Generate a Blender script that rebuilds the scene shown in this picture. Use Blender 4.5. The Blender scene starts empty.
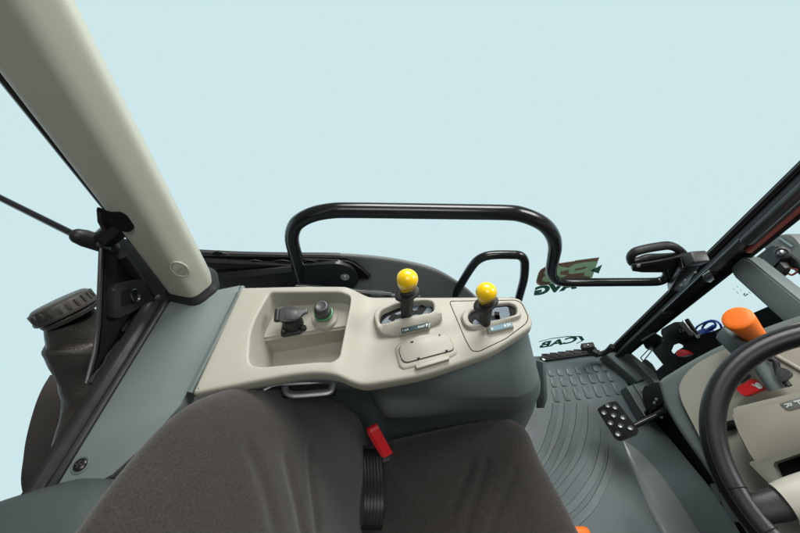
import bpy, bmesh, math, random
from mathutils import Vector, Matrix, noise
from mathutils.geometry import delaunay_2d_cdt
random.seed(7)
R = math.radians
S = bpy.context.scene
COL = S.collection

# ------------------------------------------------------------------ camera
CAMZ, F, PITCH = 1.35, 356.0, R(49)
CP, SP = math.cos(PITCH), math.sin(PITCH)
EYE = Vector((0, 0, CAMZ))
RIGHT, UP, FWD = Vector((1, 0, 0)), Vector((0, SP, CP)), Vector((0, CP, -SP))

def ray(px, py):
    return FWD + RIGHT * ((px - 400) / F) + UP * ((266.5 - py) / F)
def PZ(p, z):
    d = ray(*p); return EYE + d * ((z - CAMZ) / d.z)
def PY(p, y):
    d = ray(*p); return EYE + d * (y / d.y)
def PX(p, x):
    d = ray(*p); return EYE + d * (x / d.x)
def PN(p, o, n):
    d = ray(*p); return EYE + d * ((o - EYE).dot(n) / d.dot(n))

# ------------------------------------------------------------------ materials
def mat(name, col, rough=0.5, metal=0.0, bump=0.0, bscale=400, var=0.08, vscale=9, spec=0.5, sheen=0.0, coat=0.0,
        rvar=0.12, fine=None):
    m = bpy.data.materials.new(name); m.use_nodes = True
    nt = m.node_tree; N, L = nt.nodes, nt.links
    b = N['Principled BSDF']
    tc = N.new('ShaderNodeTexCoord')
    n1 = N.new('ShaderNodeTexNoise'); n1.inputs['Scale'].default_value = vscale; n1.inputs['Detail'].default_value = 5
    L.new(tc.outputs['Object'], n1.inputs['Vector'])
    mr = N.new('ShaderNodeMapRange'); mr.inputs['From Min'].default_value = .3; mr.inputs['From Max'].default_value = .7
    mr.inputs['To Min'].default_value = 1 - var; mr.inputs['To Max'].default_value = 1 + var
    L.new(n1.outputs['Fac'], mr.inputs['Value'])
    mx = N.new('ShaderNodeVectorMath'); mx.operation = 'SCALE'; mx.inputs[0].default_value = col
    L.new(mr.outputs['Result'], mx.inputs['Scale'])
    last = mx.outputs['Vector']
    if fine:                                                     # fine mottling of cloth or granular plastic
        n3 = N.new('ShaderNodeTexNoise'); n3.inputs['Scale'].default_value = fine[0]; n3.inputs['Detail'].default_value = 4
        L.new(tc.outputs['Object'], n3.inputs['Vector'])
        m3 = N.new('ShaderNodeMapRange'); m3.inputs['From Min'].default_value = .3; m3.inputs['From Max'].default_value = .7
        m3.inputs['To Min'].default_value = 1 - fine[1]; m3.inputs['To Max'].default_value = 1 + fine[1]
        L.new(n3.outputs['Fac'], m3.inputs['Value'])
        mx2 = N.new('ShaderNodeVectorMath'); mx2.operation = 'SCALE'
        L.new(last, mx2.inputs[0]); L.new(m3.outputs['Result'], mx2.inputs['Scale']); last = mx2.outputs['Vector']
    L.new(last, b.inputs['Base Color'])
    n2 = N.new('ShaderNodeTexNoise'); n2.inputs['Scale'].default_value = vscale * 3.1; n2.inputs['Detail'].default_value = 6
    L.new(tc.outputs['Object'], n2.inputs['Vector'])
    r2 = N.new('ShaderNodeMapRange'); r2.inputs['From Min'].default_value = .3; r2.inputs['From Max'].default_value = .7
    r2.inputs['To Min'].default_value = max(.03, rough * (1 - rvar)); r2.inputs['To Max'].default_value = min(1, rough * (1 + rvar))
    L.new(n2.outputs['Fac'], r2.inputs['Value']); L.new(r2.outputs['Result'], b.inputs['Roughness'])
    b.inputs['Metallic'].default_value = metal
    b.inputs['Specular IOR Level'].default_value = spec
    b.inputs['Sheen Weight'].default_value = sheen; b.inputs['Sheen Roughness'].default_value = .4
    b.inputs['Coat Weight'].default_value = coat; b.inputs['Coat Roughness'].default_value = .08
    if bump:
        nb = N.new('ShaderNodeTexNoise'); nb.inputs['Scale'].default_value = bscale; nb.inputs['Detail'].default_value = 3
        L.new(tc.outputs['Object'], nb.inputs['Vector'])
        bp = N.new('ShaderNodeBump'); bp.inputs['Strength'].default_value = bump; bp.inputs['Distance'].default_value = .001
        L.new(nb.outputs['Fac'], bp.inputs['Height']); L.new(bp.outputs['Normal'], b.inputs['Normal'])
    return m

M = {}
M['beige'] = mat('beige plastic', (.335, .333, .283), .5, bump=.22, bscale=900, var=.03, spec=.4)
M['taupe'] = mat('taupe plastic', (.33, .315, .26), .5, bump=.2, bscale=900, var=.03, spec=.4)  # small taupe parts, and the shading painted on the column front
M['pillar'] = mat('pillar plastic', (.41, .415, .345), .42, bump=.15, bscale=900, var=.03, spec=.4)
M['teal'] = mat('grey green plastic', (.132, .166, .161), .5, bump=.25, bscale=800, var=.05, spec=.4)
M['teal_mid'] = mat('mid grey green plastic', (.118, .153, .153), .5, bump=.25, bscale=800, var=.06, spec=.4)
M['teal_dark'] = mat('dark grey green plastic', (.095, .125, .127), .5, bump=.25, bscale=800, var=.05, spec=.4)
M['matrub'] = mat('rubber mat', (.112, .147, .152), .40, bump=.25, bscale=500, var=.12, vscale=7, spec=.42)
M['matgloss'] = mat('worn rubber with painted sheen', (.24, .28, .285), .22, bump=.06, bscale=500, var=.06, rvar=.04, vscale=6, spec=.5)  # worn smooth; base colour lightened to stand in for window sheen
M['fender'] = mat('fender plastic', (.13, .145, .143), .55, bump=.35, bscale=600, var=.08, spec=.4)
M['black'] = mat('black painted metal', (.011, .012, .013), .28, bump=.06, bscale=300, var=.2, spec=.5)
M['tube'] = mat('gloss black tube', (.010, .011, .012), .2, bump=.04, bscale=200, var=.2, spec=.5)
M['blackp'] = mat('black plastic', (.016, .017, .018), .48, bump=.2, bscale=700, var=.2, spec=.35)
M['void'] = mat('matte black trim', (.006, .007, .007), .7, bump=.2, bscale=300, var=.3, spec=.2)
M['greyp'] = mat('charcoal plastic', (.045, .05, .05), .42, bump=.15, bscale=800, var=.1)
M['rail'] = mat('dark brown painted frame', (.017, .0165, .016), .28, bump=.12, bscale=60, var=.25, vscale=14, spec=.5)
M['tank'] = mat('grained tank plastic', (.055, .050, .044), .42, bump=1.0, bscale=300, var=.25, vscale=20, spec=.5)
M['cap'] = mat('tank cap plastic', (.052, .048, .044), .42, bump=.3, bscale=500, var=.2)
M['fabric'] = mat('seat cloth', (.037, .034, .0315), .95, bump=.9, bscale=1300, var=.06, vscale=10, spec=.12, sheen=.25, fine=(420, .28))
M['leather'] = mat('grained grip', (.008, .0085, .009), .33, bump=.3, bscale=900, var=.08, spec=.38)
M['web'] = mat('belt webbing', (.014, .016, .016), .36, bump=.5, bscale=600, var=.2, spec=.5)
M['yellow'] = mat('yellow knob', (.86, .56, .004), .25, bump=.03, bscale=60, var=.03, coat=.3)
M['orange'] = mat('orange knob', (.84, .165, .004), .55, bump=.1, bscale=600, var=.03)
M['red'] = mat('red plastic', (.56, .012, .012), .35, bump=.05, var=.05)
M['redweb'] = mat('red strap', (.62, .012, .018), .45, bump=.3, bscale=600, var=.08)
M['redtone'] = mat('dull red tone', (.30, .075, .06), .4, var=.1)  # red reflection painted on the front pillar; also colours the mirror wiring
M['steel'] = mat('zinc steel', (.52, .53, .53), .28, metal=1, bump=.1, bscale=200, var=.15)
M['alu'] = mat('brushed metal', (.30, .33, .34), .3, metal=1, bump=.1, bscale=200, var=.15)
M['bracket'] = mat('satin bracket metal', (.26, .285, .29), .42, metal=.85, bump=.15, bscale=150, var=.2)
M['guide'] = mat('satin black tube', (.03, .033, .035), .3, bump=.05, bscale=100, var=.15, spec=.6)
M['gate'] = mat('pale gate plate', (.10, .135, .165), .5, metal=.0, spec=.4, bump=.03, var=.12, vscale=40)
M['label_dark'] = mat('slate label', (.04, .065, .07), .7, spec=.2, var=.05)
M['label_blue'] = mat('blue grey label', (.14, .22, .26), .7, spec=.2, var=.05)
M['label_grey'] = mat('grey label', (.20, .22, .19), .4, var=.05)
M['white'] = mat('white print', (.58, .62, .61), .5, var=.02)
M['green'] = mat('green ring', (.02, .20, .05), .4, var=.1)
M['blue'] = mat('blue cable', (.008, .045, .27), .35, var=.1)
M['dec_green'] = mat('faded green film', (.22, .36, .22), .5, var=.05)
M['dec_brown'] = mat('faded brown film', (.20, .115, .085), .5, var=.08)
M['dec_dark'] = mat('dark green film', (.03, .10, .08), .5, var=.08)
g = bpy.data.materials.new('clear glass'); g.use_nodes = True
nt = g.node_tree; nt.nodes.clear()
o_ = nt.nodes.new('ShaderNodeOutputMaterial'); mxs = nt.nodes.new('ShaderNodeMixShader')
tr = nt.nodes.new('ShaderNodeBsdfTransparent'); gl = nt.nodes.new('ShaderNodeBsdfGlossy'); fr = nt.nodes.new('ShaderNodeFresnel')
gl.inputs['Roughness'].default_value = .01; fr.inputs['IOR'].default_value = 1.07
geo = nt.nodes.new('ShaderNodeNewGeometry'); inv = nt.nodes.new('ShaderNodeMath'); inv.operation = 'SUBTRACT'; inv.inputs[0].default_value = 1
mul = nt.nodes.new('ShaderNodeMath'); mul.operation = 'MULTIPLY'
nt.links.new(geo.outputs['Backfacing'], inv.inputs[1]); nt.links.new(inv.outputs[0], mul.inputs[0]); nt.links.new(fr.outputs[0], mul.inputs[1])
nt.links.new(mul.outputs[0], mxs.inputs[0]); nt.links.new(tr.outputs[0], mxs.inputs[1]); nt.links.new(gl.outputs[0], mxs.inputs[2])
nt.links.new(mxs.outputs[0], o_.inputs[0]); M['glass'] = g

def film(name, col):
    m = bpy.data.materials.new(name); m.use_nodes = True; t_ = m.node_tree; t_.nodes.clear()
    a = t_.nodes.new('ShaderNodeBsdfDiffuse'); b = t_.nodes.new('ShaderNodeBsdfTranslucent'); x = t_.nodes.new('ShaderNodeMixShader'); o = t_.nodes.new('ShaderNodeOutputMaterial')
    n = t_.nodes.new('ShaderNodeTexNoise'); n.inputs['Scale'].default_value = 40
    v = t_.nodes.new('ShaderNodeMapRange'); v.inputs['To Min'].default_value = .85; v.inputs['To Max'].default_value = 1.15
    k = t_.nodes.new('ShaderNodeVectorMath'); k.operation = 'SCALE'; k.inputs[0].default_value = col
    L = t_.links.new
    L(n.outputs['Fac'], v.inputs['Value']); L(v.outputs['Result'], k.inputs['Scale']); L(k.outputs['Vector'], a.inputs['Color']); L(k.outputs['Vector'], b.inputs['Color'])
    x.inputs[0].default_value = .6; L(a.outputs[0], x.inputs[1]); L(b.outputs[0], x.inputs[2]); L(x.outputs[0], o.inputs[0]); return m
M['dec_green'] = film('faded green film', (.42, .55, .42)); M['dec_brown'] = film('faded brown film', (.60, .44, .39)); M['dec_dark'] = film('dark green film', (.12, .28, .23))

# ------------------------------------------------------------------ object helpers
ROOT = {}
def thing(name, label, cat, loc, group=None):
    o = bpy.data.objects.new(name, None); COL.objects.link(o); o.location = loc
    o.empty_display_size = .03
    o['label'] = label; o['category'] = cat
    if group: o['group'] = group
    ROOT[o.name] = Vector(loc)
    return o
def obj(name, bm, m, parent=None, sharp=35, label=None):
    me = bpy.data.meshes.new(name)
    if parent is not None:
        bmesh.ops.translate(bm, verts=bm.verts, vec=-ROOT[parent.name])
    bmesh.ops.recalc_face_normals(bm, faces=bm.faces)
    bm.to_mesh(me); bm.free()
    me.materials.append(M[m] if isinstance(m, str) else m)
    me.shade_smooth(); me.set_sharp_from_angle(angle=R(sharp))
    o = bpy.data.objects.new(name, me); COL.objects.link(o)
    if parent is not None:
        o.parent = parent; ROOT[o.name] = ROOT[parent.name]
    else: ROOT[o.name] = Vector((0, 0, 0))
    if label: o['label'] = label
    return o
def tag(o, label, cat, group=None):
    o['label'] = label; o['category'] = cat
    if group: o['group'] = group
    return o
def nb(): return bmesh.new()

def catmull(pts, n=8, closed=False):
    P = [Vector(p) for p in pts]; out = []; k = len(P)
    rng = range(k if closed else k - 1)
    for i in rng:
        a = P[(i - 1) % k] if (closed or i > 0) else P[0] * 2 - P[1]
        b, c = P[i], P[(i + 1) % k]
        d = P[(i + 2) % k] if (closed or i + 2 < k) else c * 2 - b
        for j in range(n):
            t = j / n
            out.append(.5 * ((2 * b) + (c - a) * t + (2 * a - 5 * b + 4 * c - d) * t * t + (3 * b - a - 3 * c + d) * t ** 3))
    if not closed: out.append(P[-1])
    return out

def rings_mesh(bm, rings, cap=(True, True), closed_ring=True, wrap=False):
    V = [[bm.verts.new(p) for p in r] for r in rings]
    n = len(V[0])
    m_ = len(V)
    for i in range(m_ if wrap else m_ - 1):
        A, B = V[i], V[(i + 1) % m_]
        for j in range(n if closed_ring else n - 1):
            k = (j + 1) % n
            bm.faces.new((A[j], A[k], B[k], B[j]))
    if not wrap:
        if cap[0]: bm.faces.new(list(reversed(V[0])))
        if cap[1]: bm.faces.new(V[-1])
    return V

def tube(bm, pts, r, seg=16, closed=False, flat=None, round_ends=False):
    """swept round bar; r number or list; flat=(ra,rb) factors for an oval section"""
    P = [Vector(p) for p in pts]; k = len(P)
    rr = list(r) if isinstance(r, (list, tuple)) else [r] * k
    if round_ends and not closed:
        d0 = (P[0] - P[1]).normalized(); d1 = (P[-1] - P[-2]).normalized()
        P = [P[0] + d0 * rr[0] * .95, P[0] + d0 * rr[0] * .7, P[0] + d0 * rr[0] * .35] + P + [P[-1] + d1 * rr[-1] * .35, P[-1] + d1 * rr[-1] * .7, P[-1] + d1 * rr[-1] * .95]
        rr = [rr[0] * .3, rr[0] * .71, rr[0] * .937] + rr + [rr[-1] * .937, rr[-1] * .71, rr[-1] * .3]
        k = len(P)
    T = []
    for i in range(k):
        a = P[(i - 1) % k] if (closed or i > 0) else P[i]
        b = P[(i + 1) % k] if (closed or i < k - 1) else P[i]
        T.append((b - a).normalized())
    up = Vector((0, 0, 1))
    if abs(T[0].dot(up)) > .9: up = Vector((0, 1, 0))
    nrm = (up - T[0] * up.dot(T[0])).normalized()
    rings = []
    fa, fb = flat or (1, 1)
    for i in range(k):
        nrm = (nrm - T[i] * nrm.dot(T[i])).normalized()
        bi = T[i].cross(nrm)
        rings.append([P[i] + (nrm * math.cos(2 * math.pi * j / seg) * fa + bi * math.sin(2 * math.pi * j / seg) * fb) * rr[i] for j in range(seg)])
    rings_mesh(bm, rings, wrap=closed)
    return bm

def revolve(bm, o, axis, prof, seg=32):
    """prof: list of (distance along axis, radius)"""
    ax = Vector(axis).normalized(); h = Vector((1, 0, 0)) if abs(ax.x) < .8 else Vector((0, 1, 0))
    e1 = (h - ax * h.dot(ax)).normalized(); e2 = ax.cross(e1)
    o = Vector(o)
    rings = [[o + ax * d + (e1 * math.cos(2 * math.pi * j / seg) + e2 * math.sin(2 * math.pi * j / seg)) * max(r, 1e-5) for j in range(seg)] for d, r in prof]
    rings_mesh(bm, rings)
    return bm

def box(bm, c, ex, ey, ez, bev=0.0, seg=2):
    """box with centre c and half-extent vectors"""
    c, ex, ey, ez = map(Vector, (c, ex, ey, ez))
    vs = [bm.verts.new(c + ex * a + ey * b + ez * d) for a in (-1, 1) for b in (-1, 1) for d in (-1, 1)]
    fs = [bm.faces.new([vs[i] for i in q]) for q in ((0, 1, 3, 2), (4, 6, 7, 5), (0, 4, 5, 1), (2, 3, 7, 6), (0, 2, 6, 4), (1, 5, 7, 3))]
    if bev:
        es = list({e for f in fs for e in f.edges})
        bmesh.ops.bevel(bm, geom=es, offset=bev, segments=seg, affect='EDGES', profile=.5)
    return bm

def resample(loop, ds):
    out = []; n = len(loop)
    for i in range(n):
        a, b = loop[i], loop[(i + 1) % n]
        k = max(1, int(round((b - a).length / ds)))
        for j in range(k): out.append(a.lerp(b, j / k))
    return out
def rounded(loop, rad, n=6):
    """round the corners of a closed 2D loop"""
    out = []; k = len(loop)
    rads = rad if isinstance(rad, (list, tuple)) else [rad] * k
    for i in range(k):
        p, a, b = loop[i], loop[i - 1], loop[(i + 1) % k]
        r = min(rads[i], .45 * (p - a).length, .45 * (b - p).length)
        s, e = p + (a - p).normalized() * r, p + (b - p).normalized() * r
        for j in range(n + 1):
            t = j / n
            out.append(s * (1 - t) ** 2 + p * 2 * t * (1 - t) + e * t * t)
    res = [out[0]]
    for q in out[1:]:
        if (q - res[-1]).length > 1e-5: res.append(q)
    if (res[0] - res[-1]).length < 1e-5: res.pop()
    return res
def area(loop): return .5 * sum(loop[i - 1].x * loop[i].y - loop[i].x * loop[i - 1].y for i in range(len(loop)))
def ccw(loop): return loop if area(loop) > 0 else list(reversed(loop))
def offset(loop, d):
    """inward offset of a ccw loop (negative d = outward)"""
    n = len(loop); out = []
    for i in range(n):
        t = (loop[(i + 1) % n] - loop[i - 1])
        t = t.normalized() if t.length > 1e-9 else Vector((1, 0))
        out.append(loop[i] + Vector((-t.y, t.x)) * d)
    return out
def inside(p, loop):
    c = False; n = len(loop); j = n - 1
    for i in range(n):
        a, b = loop[i], loop[j]
        if (a.y > p.y) != (b.y > p.y) and p.x < (b.x - a.x) * (p.y - a.y) / (b.y - a.y) + a.x: c = not c
        j = i
    return c
def fill(outer, holes, step, extra=()):
    """triangulate a 2D region; returns verts, faces, and indices of boundary loops"""
    vs, es, idx = [], [], []
    for lp in [outer] + list(holes):
        b = len(vs); vs += lp; n = len(lp)
        es += [(b + i, b + (i + 1) % n) for i in range(n)]
        idx.append(list(range(b, b + n)))
    if step:
        x0, x1 = min(p.x for p in outer), max(p.x for p in outer); y0, y1 = min(p.y for p in outer), max(p.y for p in outer)
        y = y0 + step / 2
        k = 0
        while y < y1:
            x = x0 + step / 2 + (step / 2 if k % 2 else 0)
            while x < x1:
                p = Vector((x, y))
                if inside(p, outer) and not any(inside(p, h) for h in holes):
                    near = min(min((p - q).length_squared for q in lp) for lp in [outer] + list(holes))
                    if near > (step * .45) ** 2: vs.append(p)
                x += step
            y += step; k += 1
    r = delaunay_2d_cdt([Vector(v) for v in vs], es, [], 0, 1e-7)
    V, Fc, orig = r[0], r[2], r[3]
    o2n = {}
    for i, os_ in enumerate(orig):
        for q in os_: o2n[q] = i
    faces = []
    for f in Fc:
        c = sum((V[i] for i in f), Vector((0, 0))) / len(f)
        if inside(c, outer) and not any(inside(c, h) for h in holes): faces.append(f)
    return V, faces, [[o2n[i] for i in l] for l in idx]

def moulded(bm, outer, holes, to3, prof, hprofs=(), step=.012):
    """moulded plate. to3(x, y, h) -> point; prof: list of (outset from the flat edge, h) for the outer rim, first is the flat edge;
    each hole has a profile of (inset into the hole, h, floor?)"""
    outer = ccw(outer); holes = [ccw(h) for h in holes]
    flat = offset(outer, prof[0][0])
    hl = [offset(h, -hp[0][0]) for h, hp in zip(holes, hprofs)]
    V, Fs, idx = fill(flat, hl, step)
    bv = [bm.verts.new(to3(p.x, p.y, prof[0][1])) for p in V]
    for f in Fs:
        try: bm.faces.new([bv[i] for i in f])
        except ValueError: pass
    def skirts(ring, base, pr, sign):
        prev = [bv[i] for i in ring]
        for d, h in pr[1:]:
            lp = offset(base, d if sign > 0 else -d)
            cur = [bm.verts.new(to3(p.x, p.y, h)) for p in lp]
            n = len(cur)
            for i in range(n):
                try: bm.faces.new((prev[i], prev[(i + 1) % n], cur[(i + 1) % n], cur[i]))
                except ValueError: pass
            prev = cur
        return prev, lp
    skirts(idx[0], outer, prof, 1)
    for k, (h, hp) in enumerate(zip(holes, hprofs)):
        pr = [(a, b) for a, b in hp]
        last, lp = skirts(idx[k + 1], h, [(a, b) for a, b in pr], -1)
        bm.faces.new(last)
    return bm
def fillet(r, n=5, h0=0.0):
    """profile from the flat edge (inset r) over a quarter round to inset 0, h -r"""
    return [(r - r * math.sin(math.pi / 2 * i / n), h0 - (r - r * math.cos(math.pi / 2 * i / n))) for i in range(n + 1)]

def prism(bm, loop3, n, thick, bev=0.0, holes=(), seg=2):
    """flat plate: 3D outline extruded by thick along n"""
    n = Vector(n).normalized(); P = [Vector(p) for p in loop3]
    o = P[0]; e1 = (P[1] - P[0]); e1 = (e1 - n * e1.dot(n)).normalized(); e2 = n.cross(e1)
    to2 = lambda p: Vector(((p - o).dot(e1), (p - o).dot(e2)))
    to3 = lambda q, h: o + e1 * q.x + e2 * q.y + n * h
    out = ccw([to2(p) for p in P]); hs = [ccw([to2(Vector(p)) for p in h]) for h in holes]
    if not hs:
        A = [bm.verts.new(to3(q, 0)) for q in out]; B = [bm.verts.new(to3(q, thick)) for q in out]
        f1 = bm.faces.new(A); f2 = bm.faces.new(B); k = len(A)
        for i in range(k): bm.faces.new((A[i], A[(i + 1) % k], B[(i + 1) % k], B[i]))
        if bev:
            es = list({e for f in (f1, f2) for e in f.edges})
            bmesh.ops.bevel(bm, geom=es, offset=bev, segments=seg, affect='EDGES', profile=.5, clamp_overlap=True)
    else:
        V, Fs, idx = fill(out, hs, 0)
        A = [bm.verts.new(to3(q, 0)) for q in V]; B = [bm.verts.new(to3(q, thick)) for q in V]
        for f in Fs:
            bm.faces.new([A[i] for i in f]); bm.faces.new([B[i] for i in reversed(f)])
        for lp in idx:
            k = len(lp)
            for i in range(k):
                a, b = lp[i], lp[(i + 1) % k]
                bm.faces.new((A[a], A[b], B[b], B[a]))
    return bm
def rprism(bm, loop3, n, thick, rad, bev=0.0, holes=(), seg=2, k=5):
    n = Vector(n).normalized(); P = [Vector(p) for p in loop3]; o = P[0]
    e1 = (P[1] - P[0]); e1 = (e1 - n * e1.dot(n)).normalized(); e2 = n.cross(e1)
    q = rounded([Vector(((p - o).dot(e1), (p - o).dot(e2))) for p in P], rad, k)
    return prism(bm, [o + e1 * a.x + e2 * a.y for a in q], n, thick, bev, holes, seg)

def pillow(bm, outline, O, U, V, N, tf, tb, p=2.6, disp=None, rings=36, ds=.006):
    lp = resample(ccw(outline), ds); n = len(lp)
    c = sum(lp, Vector((0, 0))) / n
    def layer(T, sgn):
        out = []
        for i in range(rings, 0, -1):
            s = math.sin(math.pi / 2 * i / rings)
            h = T * max(0, 1 - s ** p) ** (1 / p) if i < rings else 0
            row = []
            for q in lp:
                w = c + (q - c) * s
                d = disp(w.x, w.y, s) if (disp and sgn > 0) else 0
                row.append(O + U * w.x + V * w.y + N * (sgn * h + d))
            out.append(row)
        return out
    f, b = layer(tf, 1), layer(tb, -1)
    rows = list(reversed(b[1:])) + f
    VV = rings_mesh(bm, rows, cap=(True, True))
    return bm

def textmesh(s, size=1.0, bold=0.0):
    cu = bpy.data.curves.new('t', 'FONT'); cu.body = s; cu.size = size; cu.offset = bold
    cu.resolution_u = 4
    t = bpy.data.objects.new('t', cu); COL.objects.link(t)
    dg = bpy.context.evaluated_depsgraph_get(); dg.update()
    me = bpy.data.meshes.new_from_object(t.evaluated_get(dg))
    bpy.data.objects.remove(t); bpy.data.curves.remove(cu)
    return me
def text_on(bm, s, quad, lift, n, mirror=False, bold=0.0, thick=.0004):
    """lay a word on the parallelogram quad = (bottom-left, bottom-right, top-left) as seen"""
    me = textmesh(s, 1, bold)
    xs = [v.co.x for v in me.vertices]; ys = [v.co.y for v in me.vertices]
    x0, x1, y0, y1 = min(xs), max(xs), min(ys), max(ys)
    bl, br, tl = quad; n = Vector(n).normalized()
    vs = []
    for v in me.vertices:
        a = (v.co.x - x0) / (x1 - x0); b = (v.co.y - y0) / (y1 - y0)
        if mirror: a = 1 - a
        vs.append(bm.verts.new(bl + (br - bl) * a + (tl - bl) * b + n * lift))
    fs = []
    for p in me.polygons:
        try: fs.append(bm.faces.new([vs[i] for i in p.vertices]))
        except ValueError: pass
    r = bmesh.ops.extrude_face_region(bm, geom=fs)
    bmesh.ops.translate(bm, verts=[e for e in r['geom'] if isinstance(e, bmesh.types.BMVert)], vec=n * thick)
    bpy.data.meshes.remove(me)
    return bm
def sstep(a, b, x):                                               # smooth step; a > b gives a falling step
    t = min(1, max(0, (x - a) / (b - a))); return t * t * (3 - 2 * t)
def V2(v): return Vector((v.x, v.y))
ZV = Vector((0, 0, 1))

# ================================================================== SIDE CONSOLE
def zc(x, y=0):                                                   # console top: higher behind, lower in front
    return .850 - .021 * sstep(-.100, -.052, x)
def onc(p):                                                       # pixel -> console top
    z = .85
    for _ in range(8):
        v = PZ(p, z); z = zc(v.x)
    return V2(PZ(p, z))
c0 = Vector((-.05, .30, .76))
con = thing('side_console', 'beige moulded side console with a storage tray and two lever slots beside the seat', 'console', c0)
out_px = [(241, 287), (300, 285.5), (343, 285.5), (353, 288.5), (362, 293), (372, 296.5), (440, 296.5), (512, 296), (521, 298.5), (528, 309), (533, 320),
          (532, 327), (514, 338.5), (492, 352), (458, 364), (424, 375), (395, 380.5), (366, 385), (352, 382), (336, 375), (315, 372.5), (290, 375), (250, 382.5), (215, 389.5), (191, 394.5)]
outer = ccw(rounded([onc(p) for p in out_px], [.006] + [.012] * 6 + [.007, .005, .012, .008, .006] + [.02] * 12 + [.006], 4))
tray_px = [(270, 292.5), (338, 292), (350.5, 296), (350, 304), (339, 357), (332, 361.5), (316, 361.5), (262, 366.5), (251, 365), (248.5, 358), (250.5, 332), (257, 315)]
tray = ccw(rounded([onc(p) for p in tray_px], [.006, .008, .006, .012, .008, .008, .03, .008, .006, .008, .012, .012], 5))
tray = resample(tray, .006); outer = resample(outer, .007)
rim = fillet(.006)
sk = rim + [(-.001, -.016), (-.0005, -.020), (.004, -.0215), (.0045, -.034)]
hp = [(-.0 + a, b) for a, b in fillet(.004)]
hp = [(a, b) for a, b in hp]
# into the hole distances: first = flat edge outset (negative inset)
hole = [(r0, h) for r0, h in fillet(.004)] + [(-.006, -.025), (-.016, -.068), (-.018, -.080), (-.021, -.086), (-.026, -.0885), (-.031, -.089)]
def cmap(x, y, h):
    return Vector((x, y, zc(x) + h)) if h > -.06 else Vector((x, y, .85 + h))
bm = nb()
# moulded() expects hole profile values as inset into the hole: flip the sign
def moulded_console():
    V, Fs, idx = fill(offset(outer, rim[0][0]), [offset(tray, -.004)], .012)
    bv = [bm.verts.new(cmap(p.x, p.y, 0)) for p in V]
    for f in Fs: bm.faces.new([bv[i] for i in f])
    def sk_(ring, base, pr):
        prev = [bv[i] for i in ring]
        for d, h in pr:
            lp = offset(base, d); cur = [bm.verts.new(cmap(p.x, p.y, h)) for p in lp]; n = len(cur)
            for i in range(n): bm.faces.new((prev[i], prev[(i + 1) % n], cur[(i + 1) % n], cur[i]))
            prev = cur
        return prev
    sk_(idx[0], outer, sk[1:])
    prev = sk_(idx[1], tray, [(-a, b) for a, b in hole[1:6]])
    cx_ = sum(tray, Vector((0, 0))) / len(tray)
    for kx, ky, h in ((.985, .985, -.012), (.97, .97, -.03), (.885, .90, -.068), (.872, .888, -.080), (.86, .875, -.0865), (.84, .855, -.0890)):
        cur = [bm.verts.new(cmap(cx_.x + (p.x - cx_.x) * kx, cx_.y + (p.y - cx_.y) * ky, h)) for p in tray]; n = len(cur)
        for i in range(n): bm.faces.new((prev[i], prev[(i + 1) % n], cur[(i + 1) % n], cur[i]))
        prev = cur
    V2_, F2_, id2 = fill([V2(v.co) for v in prev], [], 0)
    for f in F2_:
        pts_ = [min(prev, key=lambda w: (w.co.xy - V2_[i]).length_squared) for i in f]
        if len(set(pts_)) == 3: bm.faces.new(pts_)
moulded_console()
cover = obj('cover', bm, 'beige', con, sharp=50)

# tray shelf with its round boss
bm = nb()
sh = [PZ((268, 341), .806), PZ((338, 327), .812), PZ((349, 296), .828), PZ((262, 298), .816)]
lo = [Vector((v.x, v.y, .757)) for v in sh]
sh[0].x -= .024; lo[0].x -= .006; sh[1].x += .024; sh[2].x += .02; sh[3].x -= .02; sh[2].y = sh[3].y = .384; lo[2].y = lo[3].y = .378
sh[2].z, sh[3].z = .824, .807
vs = [bm.verts.new(p) for p in sh + lo]
for q in ((0, 1, 2, 3), (4, 5, 6, 7), (0, 1, 5, 4), (1, 2, 6, 5), (2, 3, 7, 6), (3, 0, 4, 7)): bm.faces.new([vs[i] for i in q])
bmesh.ops.bevel(bm, geom=[e for e in bm.edges if (e.verts[0] in vs[:2] and e.verts[1] in vs[:2])], offset=.004, segments=3, affect='EDGES')
obj('tray_shelf', bm, 'beige', con)
snr = (sh[1] - sh[0]).cross(sh[3] - sh[0]).normalized()
if snr.z < 0: snr = -snr
bc = PN((325.5, 318), sh[0], snr)
bm = nb(); revolve(bm, bc - snr * .01, snr, [(0, .0255), (.012, .0245), (.015, .0235), (.0165, .0215), (.0165, .0002)], 40)
obj('cap_boss', bm, 'beige', con)

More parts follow.
